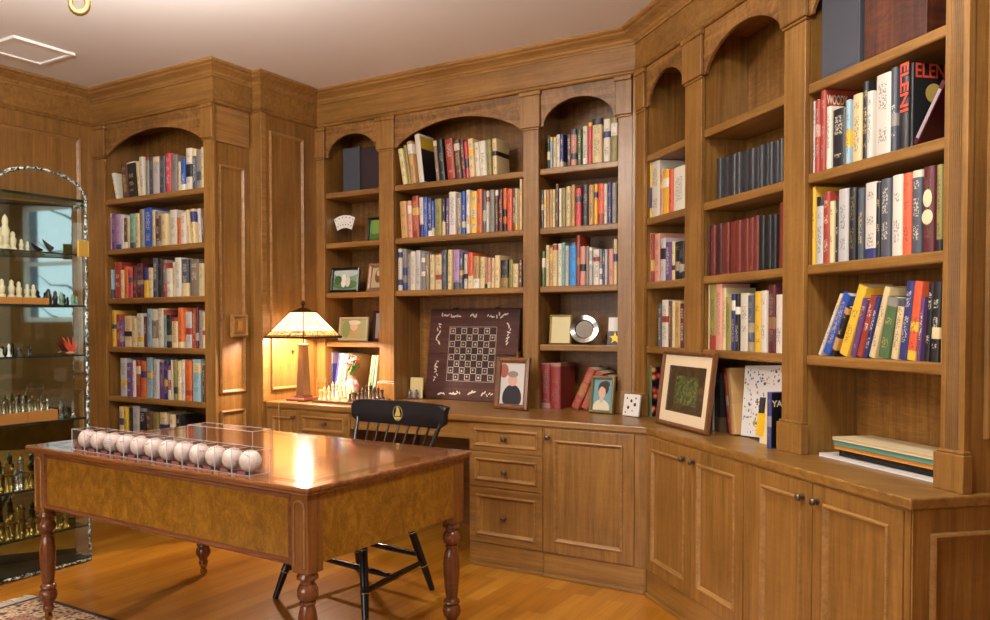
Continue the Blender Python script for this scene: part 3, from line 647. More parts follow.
o = bpy.data.objects.new('spine_portrait', m.mesh('spine_portrait', plain('portrait_print', 'd8c8a0', .6))); COL.objects.link(o); o.parent = b; o.location = (tC2/2, -.0008, .16); o.scale = (.8, 1, .9)

b = LIB[('U2a', 3)]; b['decor'] = 0.0
t3 = float(BOOKS['U2a'][4].split()[3].split(',')[1])
for nm, z0_, z1_, mm in (('jacket_black', .004, .21, plain('jacket_black_gloss', '1c1c1f', .3)), ('jacket_yellow', .21, .285, YELI)):
    o = bpy.data.objects.new(nm, MB().box(t3+.0001, t3+.0006, .003, .155, z0_, z1_).mesh(nm, mm)); COL.objects.link(o); o.parent = b
# dark boxes standing on the top shelves
def slab_box(name, label, cat, frame, u0, u1, v0, v1, z0, z1, mat, group=None, lid=None):
    T = Thing(name, label, cat, frame, ((u0+u1)/2, v0, z0), group)
    T.part('case', MB().box(u0, u1, v0, v1, z0+.0006, z1), mat, bevel=.003)
    m = MB().box(u0+.006, u1-.006, v0-.0012, v0, z0+.012, z1-.012)
    T.part('spine_panel', m, lid or mat, bevel=.001)
    return T
SLATE = plain('slate_cloth', '3d4049', .6); BROWNL = oak('brown_marbled_leather', 'z', '24120c', '4a2417', '6b3a22', .4, 1.2); NAVYC = plain('dark_plum_cloth', '2a1a20', .5)
slab_box('slipcase', 'slate blue slipcase on top shelf of the narrow bay by the lamp', 'slipcase', BACK, -3.548, -3.41, 4.30, 4.50, 2.14, 2.43, SLATE)
slab_box('slipcase', 'dark plum slipcase beside the slate one above the lamp', 'slipcase', BACK, -3.405, -3.22, 4.31, 4.50, 2.14, 2.42, NAVYC)
slab_box('binder', 'tall slate binder on the top shelf of the end bay', 'binder', DIAG, -2.622, -2.43, 1.945, 2.12, 2.13, 2.45, SLATE)
slab_box('album', 'brown marbled leather album beside the tall slate binder', 'album', DIAG, -2.427, -2.16, 1.96, 2.12, 2.13, 2.44, BROWNL)

# big red reference books in the silver-plate bay
def bigred(label, u, t, h, lean, col, v=4.262, d=.2, dec=.25):
    o = book('reference_book', label, 'red reference books below the silver plate', BACK, u, v, .79, t, h, lean, d, col, dec); return o
bigred('upright red reference book against the pilaster, below the silver plate', -2.079, .055, .255, 0, '7c2726')
bigred('upright red reference book with a broad dark cover, second from the pilaster', -2.022, .062, .258, 0, '822c2a')
bigred('coral red book leaning with a pictured spine, behind the portrait', -1.905, .046, .245, .44, '9e4936', 4.275)
bigred('coral red book leaning in the middle behind the portrait', -1.845, .044, .225, .42, 'a4523e', 4.275)
bigred('short dark red book leaning at the corner end behind the portrait', -1.782, .04, .2, .38, '8c2e2a', 4.285)

# counter books in the big-picture bay and the floral one
b = LIB[('A4', 0)]; b['decor'] = 0.0
FLOR = NT('floral_cover')
v = FLOR.coords((26, 26, 26), False); vo = FLOR.add('ShaderNodeTexVoronoi'); FLOR.link(v, vo.inputs['Vector']); vo.inputs['Scale'].default_value = 1
cc = FLOR.ramp(vo.outputs['Distance'], [(.2, srgb('c9b04a')), (.34, srgb('b5303a')), (.55, srgb('141016'))])
FLOR.link(cc, FLOR.b.inputs['Base Color']); FLOR.set(Roughness=.35)
m = MB().box(.0302, .0312, .004, .139, .004, .256)
o = bpy.data.objects.new('floral_cover', m.mesh('floral_cover', FLOR.m)); COL.objects.link(o); o.parent = b
T = Thing('art_book', 'large white book with scattered coloured drawings facing out, near the pilaster', 'book', DIAG, (-3.005, 1.985, .79), local=True)
T.o.rotation_euler = (-.10, -.055, DIAG); T.o.location.z = .803
T.part('cover', MB().box(-.172, .17, 0, .028, 0, .297), plain('white_gloss_cover', 'e6e2dc', .25), bevel=.0015)
m = MB(); mats = [plain('doodle_blue', '4a5a90', .5), plain('doodle_red', 'a04a3a', .5), plain('doodle_ochre', 'b08a3a', .5), plain('doodle_grey', '4a4644', .5)]
rr = random.Random(5)
for k in range(190):
    x, z = rr.uniform(-.165, .16), rr.uniform(.012, .285)
    if -.02 < x < .1 and .1 < z < .22: continue
    s = rr.uniform(.002, .005); m.ball((x, -.0002, z), s, 6, 4, rr.randrange(4), (rr.uniform(.7, 2), .1, rr.uniform(.7, 2)))
T.part('cover_print', m, mats)['kind'] = 'stuff'
b2 = book('paperback', 'navy paperback with YA on its black cover, in front of the white art book', None, DIAG, -2.856, 1.893, .79, .028, .215, 0, .085, '3a3f72', .3)
m = MB().box(.0281, .0288, .004, .083, .003, .212); o = bpy.data.objects.new('black_cover', m.mesh('black_cover', plain('black_gloss', '14141c', .3))); COL.objects.link(o); o.parent = b2
writing('cover_lettering', 'YA', .034, b2, (.0292, .006, .16), RIGHT, CREAMI)
T = Thing('brochure', 'yellow and cream brochure leaning on the white art book', 'brochure', DIAG, (-2.945, 1.945, .79), local=True); T.o.rotation_euler = (-.14, -.05, DIAG)
T.part('cream_sheet', MB().box(-.035, .035, 0, .004, 0, .165), plain('cream_sheet', 'e2cf9c', .5)); T.part('yellow_sheet', MB().box(-.062, -.012, -.003, -.0005, .03, .12), plain('yellow_sheet', 'e6b820', .5))
T.part('dark_tag', MB().box(-.058, -.02, -.003, -.0005, .121, .185), DARKI)

LIB[('B4', 4)]['decor'] = .15; LIB[('B4', 2)]['decor'] = .2
# leaning case in the end bay
T = Thing('disc_case', 'maroon disc case leaning beside the black book with red capitals', 'disc case', DIAG, (-2.178, 1.945, 1.8086), local=True); T.o.rotation_euler = (0, .60, DIAG)
T.part('case', MB().box(-.018, 0, 0, .14, 0, .195), plain('maroon_plastic', '4a1c24', .25), bevel=.002); T.part('label_strip', MB().box(-.015, -.003, -.0008, 0, .02, .17), plain('case_label', '9a8a90', .4))

# notebooks lying on the counter of the end bay
y0 = .79
lay = [('document_folder', 'white glossy folder at the bottom of the counter pile', 'folder', -2.64, -2.09, 1.965, 2.12, .012, 'e9e6e4', .12),
       ('spiral_notebook', 'black spiral notebook above the white folder', 'notebook', -2.56, -2.10, 1.985, 2.12, .024, '1f1c1a', .5),
       ('exercise_book', 'orange edged book in the counter pile, above the spiral notebook', 'notebook', -2.568, -2.075, 1.972, 2.125, .015, 'c98a3c', .5),
       ('exercise_book', 'teal edged book in the counter pile, second from top', 'notebook', -2.571, -2.08, 1.97, 2.125, .016, '5d8f80', .5),
       ('exercise_book', 'cream covered book on top of the counter pile', 'notebook', -2.574, -2.075, 1.968, 2.125, .012, 'd9c49a', .45)]
for nm, lb, ct, a, bb, c, d, th, colr, ro in lay:
    T = Thing(nm, lb, ct, DIAG, ((a+bb)/2, c, y0), 'pile on the end bay counter')
    mm = plain('cover_'+colr, colr, ro)
    T.part('cover', MB().box(a, bb, c, d, y0+.0004, y0+.0022).box(a, bb, c, d, y0+th-.002, y0+th-.0002).box(a, a+.002, c, d, y0+.0022, y0+th-.002), mm, bevel=.0004)
    T.part('pages', MB().box(a+.0025, bb-.003, c+.003, d-.002, y0+.0023, y0+th-.0021), mm if nm != 'document_folder' else WHITE)
    if nm == 'spiral_notebook':
        m = MB()
        for k in range(44): m.lathe([(.0105, -.0012), (.012, -.0012), (.012, .0012), (.0105, .0012)], (a+.03+k*.0096, c+.001, y0+.012), 8, axis='x', close=False)
        T.part('spiral_wire', m, plain('dark_wire', '3a3632', .4, Metallic=.6))
    y0 += th

# ------------------------------------------------------------------ framed pictures and keepsakes
def picture(T, w, h, depth, shapes, bg, parent=None, off=(0, 0, 0), name='picture'):
    """flat picture of coloured shapes: list of (x, z, rx, rz, colour) in the picture's own metres from its centre"""
    m = MB().box(-w/2, w/2, depth, depth+.001, -h/2, h/2); mats = [bg if not isinstance(bg, str) else plain('picture_ground', bg, .3)]
    for i, (x, z, rx, rz, c) in enumerate(shapes):
        n = 18; d = depth-.0002-.00012*i
        pts = [(max(-w/2, min(w/2, x+rx*math.cos(2*PI*k/n))), max(-h/2, min(h/2, z+rz*math.sin(2*PI*k/n)))) for k in range(n)]
        m._add([(a, d, b) for a, b in pts], [list(range(n))], len(mats)); mats.append(plain('picture_tone', c, .3))
    m.v = [(x+off[0], y+off[1], z+off[2]) for x, y, z in m.v]
    return T.part(name, m, mats, parent)
def photo_frame(label, pos, w, h, frame, yaw, lean, fw, mat, shapes, bg, mount=0, mountcol='e8d2ae', name='photo_frame', cat='photo frame', glass=True, ease=True):
    x, y = pos[:2]
    T = Thing(name, label, cat, 0, (x, y, pos[2]+.0008+.013*math.sin(lean)), local=True); T.o.rotation_euler = (-lean, 0, frame+yaw)
    m = MB().ring(-w/2, w/2, 0, h, [(0, 0), (.002, -.006), (fw*.5, -.009), (fw-.002, -.003), (fw, .002), (fw, .012), (0, .012)])
    T.part('frame', m, mat)
    T.part('backing', MB().box(-w/2+.003, w/2-.003, .012, .015, .003, h-.003), BLACKM)
    iw, ih = w-2*fw, h-2*fw
    if mount:
        T.part('mount', MB().ring(-iw/2, iw/2, fw, h-fw, [(0, .004), (mount, .004), (mount, .0065), (0, .0065)]), plain('mount_board', mountcol, .7))
        iw -= 2*mount; ih -= 2*mount
    picture(T, iw, ih, .008, shapes, bg, off=(0, 0, h/2))
    if ease:
        yb = .3*h; zb = yb*math.tan(lean)+.002; zt = h*.62
        T.part('easel_leg', MB()._add([(-.014, .0155, zt), (.014, .0155, zt), (.014, yb, zb), (-.014, yb, zb), (-.014, .0185, zt), (.014, .0185, zt), (.014, yb+.003, zb), (-.014, yb+.003, zb)],
                         [(0, 1, 2, 3), (7, 6, 5, 4), (0, 4, 5, 1), (1, 5, 6, 2), (2, 6, 7, 3), (3, 7, 4, 0)]), BLACKM)
    return T
FBLK = plain('black_frame_moulding', '1a1614', .3); FBRN = oak('brown_frame_moulding', 'z', '4a2a16', '6e4526', '8a5a34', .3); FGRN = plain('antique_green_gilt', '8a8058', .4, Metallic=.4)
FRED = plain('dark_red_frame_moulding', '5a2416', .35); FPNK = plain('rose_gilt_moulding', 'a07a60', .4, Metallic=.3); FCRM = plain('cream_frame_moulding', 'd8c8a2', .5)
# narrow bay by the lamp
photo_frame('small black frame with a green photo beside the card fan', (-3.315, 4.37, 1.808), .18, .165, BACK, .05, .12, .016, FBLK, [(.03, .0, .03, .05, 'd8d0b8'), (-.03, .02, .05, .05, '7a9a4a'), (0, -.05, .08, .025, '4a6a2c')], '56783a')
photo_frame('black frame with a green landscape photo on the shelf above the lamp', (-3.535, 4.285, 1.48), .232, .165, BACK, .05, .14, .017, FBLK, [(0, .05, .1, .03, 'b8c4bc'), (0, -.03, .11, .03, '4c6a3c'), (-.015, -.005, .022, .045, 'e4e0d4'), (.02, -.012, .02, .035, 'cfc8b8'), (-.06, 0, .03, .03, '35502c')], '7c9478')
photo_frame('rose gilt ornate frame beside the black landscape frame', (-3.318, 4.35, 1.48), .17, .19, BACK, -.1, .16, .028, FPNK, [(0, .01, .03, .045, '6a4a32'), (0, .03, .017, .02, 'd8b494')], 'c8b088')
photo_frame('cream frame with a photo of a child, on the shelf beside lamp shade', (-3.505, 4.335, 1.155), .225, .16, BACK, .12, .14, .014, FCRM, [(0, -.02, .06, .04, 'b8a070'), (0, .02, .03, .03, 'e0c4a4'), (0, .045, .05, .016, 'e8dcc0'), (-.06, 0, .03, .06, '8a9a5c')], 'a8a878')
photo_frame('dark red frame standing behind the cream one beside lamp shade', (-3.33, 4.45, 1.155), .20, .205, BACK, 0, .1, .018, FRED, [(0, 0, .05, .07, '8a8a90')], 'b8b0a4')
T = Thing('copper_figure', 'small copper figurine at the shelf edge beside the dark red frame', 'figurine', BACK, (-3.245, 4.30, 1.155))
T.part('body', MB().lathe([(.016, 0), (.017, .008), (.011, .014), (.016, .04), (.012, .06), (.006, .068)], (-3.245, 4.30, 1.1555), 12), plain('copper_glaze', 'b5672f', .3, Metallic=.5)); T.part('head', MB().ball((-3.245, 4.30, 1.231), .0105), plain('copper_head', 'c8804a', .35))
T = Thing('card_fan', 'fan of white playing cards mounted in a clear acrylic stand', 'card fan', BACK, (-3.575, 4.34, 1.808))
T.part('stand', MB().box(-3.655, -3.475, 4.335, 4.341, 1.8086, 2.02).box(-3.655, -3.475, 4.34, 4.40, 1.8086, 1.8146), ACRYL)
m = MB(); sp = MB()
for k in range(5):
    a = (k-2)*-.17; Mx = Matrix.Translation((-3.565, 4.333-.0007*k, 1.80)) @ Matrix.Rotation(-a, 4, 'Y') @ Matrix.Translation((0, 0, .155))
    m.box(-.027, .027, -.0004, .0002, -.042, .042, 0, Mx)
    for (dx, dz) in ((-.016, .028), (0, .0), (.012, -.02), (-.012, -.02), (.014, .024)): sp.box(dx-.003, dx+.003, -.0006, -.0004, dz-.0045, dz+.0045, 0, Mx)
T.part('cards', m, plain('card_white', 'f0ece4', .4)); T.part('card_pips', sp, DARKI)

# counter under the wide bay: inlaid board, cream tile
T = Thing('chessboard_panel', 'large dark inlaid chessboard leaning upright against the bay back', 'chessboard', 0, (-2.658, 4.425, .7925), local=True); T.o.rotation_euler = (-.13, 0, 0)
BRD = oak('rosewood_board', 'x', '351c18', '4a2a24', '5c372e', .28)
PEARL = plain('mother_of_pearl', 'd8cfc0', .2); 
T.part('board', MB().box(-.325, .325, 0, .022, 0, .288).box(-.325, .325, 0, .022, .290, .578), BRD, bevel=.003)
m = MB(); sq = .0415; gx0, gz0 = -sq*4+.0, .29-sq*4
for i in range(8):
    for j in range(8):
        if (i+j) % 2 == 0: m.box(gx0+i*sq+.002, gx0+(i+1)*sq-.002, -.0006, 0, gz0+j*sq+.002, gz0+(j+1)*sq-.002)
T.part('dark_squares', m, plain('ebony_squares', '2a1c1a', .3))
m = MB()
for i in range(8):
    for j in range(8):
        if (i+j) % 2:
            a, b_ = gx0+i*sq, gz0+j*sq
            m.ring(a+.0015, a+sq-.0015, b_+.0015, b_+sq-.0015, [(0, 0), (0, -.0008), (.0032, -.0008), (.0032, 0)])
            k = rr.uniform(.0035, .006); m.ball((a+sq/2+rr.uniform(-.004, .004), -.0003, b_+sq/2+rr.uniform(-.004, .004)), k, 7, 4, 0, (rr.uniform(.7, 1.5), .1, rr.uniform(.7, 1.5)))
m.ring(gx0-.006, gx0+8*sq+.006, gz0-.006, gz0+8*sq+.006, [(0, 0), (0, -.0007), (.0016, -.0007), (.0016, 0)])
T.part('pearl_squares', m, PEARL)
m = MB()
def sprig(cx, cz, horiz, n):
    for k in range(n):
        t = (k-(n-1)/2)*.017; x, z = (cx+t, cz+rr.uniform(-.012, .012)) if horiz else (cx+rr.uniform(-.012, .012), cz+t)
        Mx = Matrix.Translation((x, -.0003, z)) @ Matrix.Rotation(rr.uniform(0, PI), 4, 'Y')
        s = MB().ball((0, 0, 0), rr.uniform(.008, .014), 8, 4, 0, (1.2, .06, .45)); m._add([tuple(Mx @ Vector(p)) for p in s.v], s.f, 0, True)
for cx, n in ((-.2, 5), (-.13, 4), (0, 3), (.12, 3), (.2, 5)): sprig(cx, .535, True, n)
for cx, n in ((-.2, 3), (-.1, 5), (.02, 3), (.13, 5), (.22, 4)): sprig(cx, .045, True, n)
for cz, n in ((.42, 8), (.18, 8)): sprig(-.255, cz, False, n); sprig(.255, cz, False, n)
T.part('pearl_inlay_print', m, PEARL)['kind'] = 'stuff'
T.part('hinge', MB().box(.318, .33, -.002, .024, .268, .312), BRASS); T.part('hanger', MB().box(-.16, -.13, .003, .02, .578, .586).box(.15, .18, .003, .02, .578, .586), BLACKM)
photo_frame('brown wood frame with a photo of a person in a cap', (-2.185, 4.09, .79), .215, .29, BACK, -.05, .13, .03, FBRN,
            [(0, -.08, .062, .075, '2a2a30'), (0, .02, .03, .035, 'd4a48c'), (0, .052, .034, .018, '8c8076'), (-.06, .07, .03, .04, '9c5a48')], 'cfcac4')
T = Thing('game_tile', 'small cream tile with two grey figures, beside the big chessboard', 'tile', 0, (-3.03, 4.39, .791), local=True); T.o.rotation_euler = (-.08, 0, .05)
T.part('tile', MB().box(-.047, .047, 0, .01, .001, .135), plain('cream_tile', 'dcc98e', .5), bevel=.002)
for sx in (-.028, .02): T.part('figure', MB().lathe([(.016, .001), (.017, .008), (.008, .014), (.013, .034), (.007, .046), (.009, .052), (.0005, .06)], (sx, -.03, 0), 10), plain('grey_pewter', '7c7884', .35, Metallic=.5))
# silver-plate bay
photo_frame('gold plaque with fine writing beside the silver plate', (-1.985, 4.31, 1.153), .132, .165, BACK, .02, .1, .008, plain('brass_plaque_edge', 'c2ac70', .4), [], 'd8ca98', name='plaque', cat='plaque')
T = Thing('silver_plate', 'round silver plate standing on a small easel', 'plate', 0, (-1.835, 4.30, 1.1545), local=True); T.o.rotation_euler = (0, 0, .25)
m = MB().lathe([(.001, .0), (.048, .0), (.053, -.008), (.078, -.013), (.080, -.011), (.056, -.004), (.05, .004), (.001, .004)], (0, 0, 0), 32, axis='y')
Mx = Matrix.Translation((0, .02, .083)) @ Matrix.Rotation(-.2, 4, 'X'); m.v = [tuple(Mx @ Vector(p)) for p in m.v]
T.part('plate', m, plain('darkened_silver', '98948c', .14, Metallic=1.0))  # silver darkened in colour to tone down its bright reflection
T.part('easel', MB().tube([(-.03, -.012, .002), (-.03, .03, .004), (-.02, .06, .13)], .0025, 6).tube([(.03, -.012, .002), (.03, .03, .004), (.02, .06, .13)], .0025, 6).tube([(-.03, .03, .004), (.03, .03, .004)], .002, 6), BLACKM)
T = Thing('award_plaque', 'small dark plaque with a white card and a gold star', 'award', 0, (-1.665, 4.33, 1.153), local=True); T.o.rotation_euler = (-.08, 0, 0)
T.part('board', MB().box(-.045, .04, 0, .012, .001, .155), plain('dark_plaque', '4a4038', .4)); T.part('card', MB().box(-.04, .036, -.002, 0, .075, .15), plain('white_card', 'e4dfd6', .5))
T.part('star', MB().prism([((.034 if k % 2 == 0 else .014)*math.sin(PI*k/5)+.0, (.034 if k % 2 == 0 else .014)*math.cos(PI*k/5)+.037) for k in range(10)], -.006, -.0005, 'y'), GOLD)
photo_frame('antique gilt frame with a portrait of a dark-haired person on teal', (-1.682, 4.165, .79), .142, .198, BACK, -.12, .16, .017, FGRN,
            [(-.005, -.075, .05, .05, 'd9d0b4'), (.003, .035, .032, .038, '3c2c2a'), (-.004, .012, .021, .032, 'd9ae90'), (-.004, -.025, .012, .018, 'd9ae90'), (.016, .055, .024, .02, '3a2a28')], '6f9aa0')
T = Thing('domino_tile', 'white rounded tile with dark playing marks, at the counter corner', 'tile', 0, (-1.498, 4.105, .7925), local=True); T.o.rotation_euler = (-.15, 0, -.42)
T.part('tile', MB().box(-.055, .055, 0, .014, .001, .115), plain('white_tile', 'e6e0d8', .35), bevel=.004)
m = MB()
for x, z, k in ((-.03, .092, .005), (.0, .08, .008), (.026, .062, .009), (-.018, .045, .008), (.03, .095, .005), (.012, .03, .004), (-.034, .02, .004)): m.ball((x, -.0003, z), k, 8, 5, 0, (1, .12, 1.1))
T.part('marks', m, DARKI)
PR = NT('green_jar_print'); v = PR.coords((16, 16, 16), False); n = PR.noise(v, 1, 5, .7, .8)
v2 = PR.coords((1, 1, 1), False, kind='Generated'); s_ = PR.add('ShaderNodeSeparateXYZ'); PR.link(v2, s_.inputs[0])
dx_ = PR.math('ABSOLUTE', PR.math('SUBTRACT', s_.outputs[0], .5)); dz_ = PR.math('ABSOLUTE', PR.math('SUBTRACT', s_.outputs[2], .48))
dd = PR.math('ADD', PR.math('MAXIMUM', dx_, dz_), PR.math('MULTIPLY', PR.math('SUBTRACT', n, .5), .18))
gcol = PR.ramp(PR.noise(PR.coords((70, 70, 70), False), 1, 4, .7), [(.35, srgb('2c331c')), (.5, srgb('46512c')), (.62, srgb('68703f'))])
PR.link(PR.mix(PR.math('LESS_THAN', dd, .30), PR.ramp(n, [(.3, srgb('241c12')), (.7, srgb('55432a'))]), gcol), PR.b.inputs['Base Color']); PR.set(Roughness=.25); PRINT = PR.m
# the big framed picture on the angled counter
px_, py_ = (-1.343-.999)/2, (4.085+3.709)/2
cx, cy = w2(-3.452, 1.85)
photo_frame('large wooden frame with a wide cream mount round a green print, standing at the corner', (cx, cy, .79), .485, .352, DIAG, -.02, .12, .021, FBRN,
            [], PRINT, mount=.048, name='framed_print', cat='framed print', ease=False)
# ------------------------------------------------------------------ writing desk
DA = math.radians(-2.08)
T = Thing('writing_desk', 'large burl-veneered writing desk on turned legs with casters, front centre of the room', 'desk', 0, (-2.541, 2.423, 0), local=True); T.o.rotation_euler = (0, 0, DA)
T.part('desk_top', MB().box(-.8225, .8225, -.470, .470, .745, .76).box(-.814, .814, -.462, .462, .733, .745), TOPW, bevel=.005)
m = MB()
for d, w in ((.055, .004), (.075, .010)):
    x, y = .8225-d, .470-d
    for a in ((-x, x, -y, -y+w), (-x, x, y-w, y), (-x, -x+w, -y+w, y-w), (x-w, x, -y+w, y-w)): m.box(a[0], a[1], a[2], a[3], .7599, .7604)
T.part('top_inlay', m, MAHO)
LX, LY, BW = .7625, .410, .072
for sx in (-1, 1):
    for sy in (-1, 1):
        x, y = sx*LX, sy*LY; lift = .0075 if sy < 0 else 0
        blk = T.part('leg_block', MB().box(x-BW/2, x+BW/2, y-BW/2, y+BW/2, .478, .733), BLKW, bevel=.003)
        m = MB(); h = .026
        def U(face):
            pts = [(-h+.004, .50), (-h+.004, .690)]+[(-(h-.004)*math.cos(a), .690+(h-.004)*math.sin(a)) for a in (PI*.2, PI*.4, PI*.6, PI*.8)]+[(h-.004, .690), (h-.004, .50)]
            return [(x+p, y-BW/2-.001, z) for p, z in pts] if face == 'y' else [(x+BW/2+.001, y+p, z) for p, z in pts]
        if sy < 0:
            m.tube(U('y'), .0035, 6); T.part('block_bead', m, OAKM, blk)
        prof = [(.032, .478), (.032, .470), (.036, .465), (.036, .457), (.025, .452), (.024, .440), (.029, .434), (.035, .420), (.036, .406), (.031, .392), (.022, .386), (.027, .381), (.027, .376),
                (.023, .370), (.029, .348), (.034, .312), (.0325, .27), (.029, .22), (.0245, .178), (.0235, .168), (.032, .161), (.034, .152), (.028, .144), (.034, .135), (.038, .118), (.033, .100), (.022, .086), (.020, .072), (.025, .064), (.019, .054), (.019, .045+lift)]
        lg = T.part('leg', MB().lathe(prof, (x, y, 0), 12), MAHZ)
        m = MB().lathe([(.020, .058), (.021, .05), (.014, .034+lift), (.006, .03+lift)], (x, y, 0), 12); T.part('ferrule', m, BRASS, lg)
        m = MB().lathe([(.006, -.010), (.017, -.009), (.018, 0), (.017, .009), (.006, .010)], (x, y, .018+lift), 14, axis='y'); T.part('caster', m, BRASS, lg)
def apron(a0, a1, y0, y1, ax, front):
    m = MB()
    if ax == 'x': m.box(a0, a1, y0, y1, .505, .733)
    else: m.box(y0, y1, a0, a1, .505, .733)
    p = T.part('apron', m, [BURL])
    if front:
        r = MB().ring(a0, a1, .500, .7325, [(0, y0+.003), (0, y0-.003), (.006, y0-.006), (.012, y0-.002), (.020, y0-.0005), (.022, y0+.003)])
        T.part('apron_bead', r, MAHO, p)
    return p
x0, x1 = -LX+BW/2, LX-BW/2
apron(x0, x1, -LY-BW/2+.006, -LY-BW/2+.03, 'x', True)
apron(x0, x1, LY+BW/2-.03, LY+BW/2-.006, 'x', False)
apron(-LY+BW/2, LY-BW/2, LX+BW/2-.03, LX+BW/2-.003, 'y', False)
apron(-LY+BW/2, LY-BW/2, -LX-BW/2+.003, -LX-BW/2+.03, 'y', False)

# row of cased baseballs along the desk's front edge
LEATH = NT('baseball_leather')
vv = LEATH.coords((90, 90, 90)); nn = LEATH.noise(vv, 1, 2)
LEATH.link(LEATH.ramp(nn, [(.3, srgb('e0d2c2')), (.7, srgb('ece2d6'))]), LEATH.b.inputs['Base Color']); LEATH.set(Roughness=.45)
STITCH = plain('red_stitching', 'a8584c', .6); INKB = plain('blue_ink', '3a4a86', .5)
def seam(r):
    pts = []
    for k in range(57):
        t = 2*PI*k/56; a = .44
        pts.append(Vector((math.cos(t)*(1-a)+a*math.cos(3*t)*1.0, math.sin(t)*(1-a)-a*math.sin(3*t), 2*math.sqrt(a*(1-a))*math.cos(2*t))).normalized()*r)
    return pts
cell = .0886; a0 = Vector((-3.103, 2.021)); dirv = Vector((math.cos(-.0429), math.sin(-.0429)))
nrm = Vector((-dirv.y, dirv.x)); ang = math.atan2(dirv.y, dirv.x)
ballp = casep = None
for k in range(12):
    c = a0+dirv*(cell*(k+.5))+nrm*.044
    lab = f"clear acrylic cube, {ORD[k]} in the row on the desk counting from the glass cabinet"
    if casep is None:
        casep = Thing('display_cube', lab, 'display case', 0, (c.x, c.y, .761), group='acrylic cubes on the desk', local=True); casep.o.rotation_euler = (0, 0, ang)
        h = .0438; t_ = .0011
        m = MB()
        for bx in ((-h, h, -h, -h+t_), (-h, h, h-t_, h), (-h, -h+t_, -h+t_, h-t_), (h-t_, h, -h+t_, h-t_)): m.box(bx[0], bx[1], bx[2], bx[3], .0005, .082)
        m.box(-h, h, -h, h, .082, .0834)
        casep.part('cover', m, ACRYL)
        m = MB(); e = .0011
        for sx in (-1, 1):
            for sy in (-1, 1): m.box(sx*h-e, sx*h+e, sy*h-e, sy*h+e, .0005, .084)
        for z in (.001, .083):
            for s_ in (-1, 1): m.box(-h, h, s_*h-e, s_*h+e, z-e*.7, z+e*.7); m.box(s_*h-e, s_*h+e, -h, h, z-e*.7, z+e*.7)
        casep.part('polished_edge', m, AEDGE)
        casep.part('base', MB().box(-.033, .033, -.0405, -.0335, .001, .013), BLACKM, bevel=.002)
        casep.part('name_card', MB().box(-.02, .02, -.0415, -.0406, .003, .012), plain('card_rose', 'a05a58', .5))
        co_ = casep.o
    else:
        dup(casep.o, (c.x, c.y, .761), (0, 0, ang), lab, 'acrylic cubes on the desk')
    lab = f"white baseball in the {ORD[k]} clear cube on the desk counting from the glass cabinet"
    rot = (rr.uniform(-.6, .6), rr.uniform(-.6, .6), rr.uniform(0, 6))
    if ballp is None:
        ballp = solo('baseball', MB().ball((0, 0, 0), .0386, 24, 16), LEATH.m, lab, 'baseball', 'baseballs in cubes on the desk', org=(c.x, c.y, .8027), local=True, rot=rot)
        st = MB().tube(seam(.0383), .0011, 5, cap=False).mesh('stitching', STITCH); s_ = bpy.data.objects.new('stitching', st); COL.objects.link(s_); s_.parent = ballp
        mm = MB()
        for q in range(3): mm.tube([(.0387*math.sin(.25*j-.4)*1, -.0387*math.cos(.25*j-.4)*math.cos(.2-q*.2)*1.003, .0387*math.sin(.2-q*.2)+.0015*math.sin(5*j)) for j in range(5)], .0005, 4)
        s_ = bpy.data.objects.new('ink_scrawl', mm.mesh('ink_scrawl', INKB)); COL.objects.link(s_); s_.parent = ballp
    else: dup(ballp, (c.x, c.y, .8027), rot, lab, 'baseballs in cubes on the desk')
T = Thing('acrylic_box', 'empty long clear acrylic box on the desk behind the row of baseballs', 'display case', 0, (-2.62, 2.42, .761), local=True); T.o.rotation_euler = (0, 0, DA)
m = MB(); 
for bx in ((-.2, .2, -.05, -.048), (-.2, .2, .048, .05), (-.2, -.198, -.048, .048), (.198, .2, -.048, .048)): m.box(*bx, .0005, .08)
m.box(-.2, .2, -.05, .05, .08, .082); T.part('cover', m, ACRYL)
m = MB()
for s_ in (-1, 1):
    m.box(-.2, .2, s_*.05-.001, s_*.05+.001, .080, .0825); m.box(s_*.2-.001, s_*.2+.001, -.05, .05, .080, .0825)
    for q in (-1, 1): m.box(s_*.2-.001, s_*.2+.001, q*.05-.001, q*.05+.001, .0005, .08)
T.part('polished_edge', m, AEDGE)

# ------------------------------------------------------------------ black windsor chair
T = Thing('windsor_chair', 'black lacquered spindle-back chair with a gilt emblem, behind the desk', 'chair', 0, (-2.43, 3.02, 0), local=True); T.o.rotation_euler = (0, 0, math.radians(-5.7))
seat = []
for k in range(40):
    a = 2*PI*k/40; c_, s_ = math.cos(a), math.sin(a)
    e = .62
    seat.append((.235*math.copysign(abs(c_)**e, c_)*(1 if s_ < 0 else .94), .205*math.copysign(abs(s_)**e, s_)))
T.part('seat', MB().prism(seat, .432, .466, 'z'), BLACKL, bevel=.011)
def turned(p0, p1, r, nodes=()):
    P0, P1 = Vector(p0), Vector(p1); ts = sorted(set([0, .08, .2, .35, .5, .65, .8, .92, 1]+[x for n in nodes for x in (n-.02, n, n+.02)]))
    rad = []
    for t in ts:
        q = r*(.62+.38*math.sin(PI*min(1, max(0, .12+.8*t))))
        if any(abs(t-n) < .005 for n in nodes): q *= 1.14
        rad.append(q)
    return MB().tube([P0.lerp(P1, t) for t in ts], rad, 10)
GLINE = plain('gilt_pinstripe', 'a89a78', .4)
legs = {}
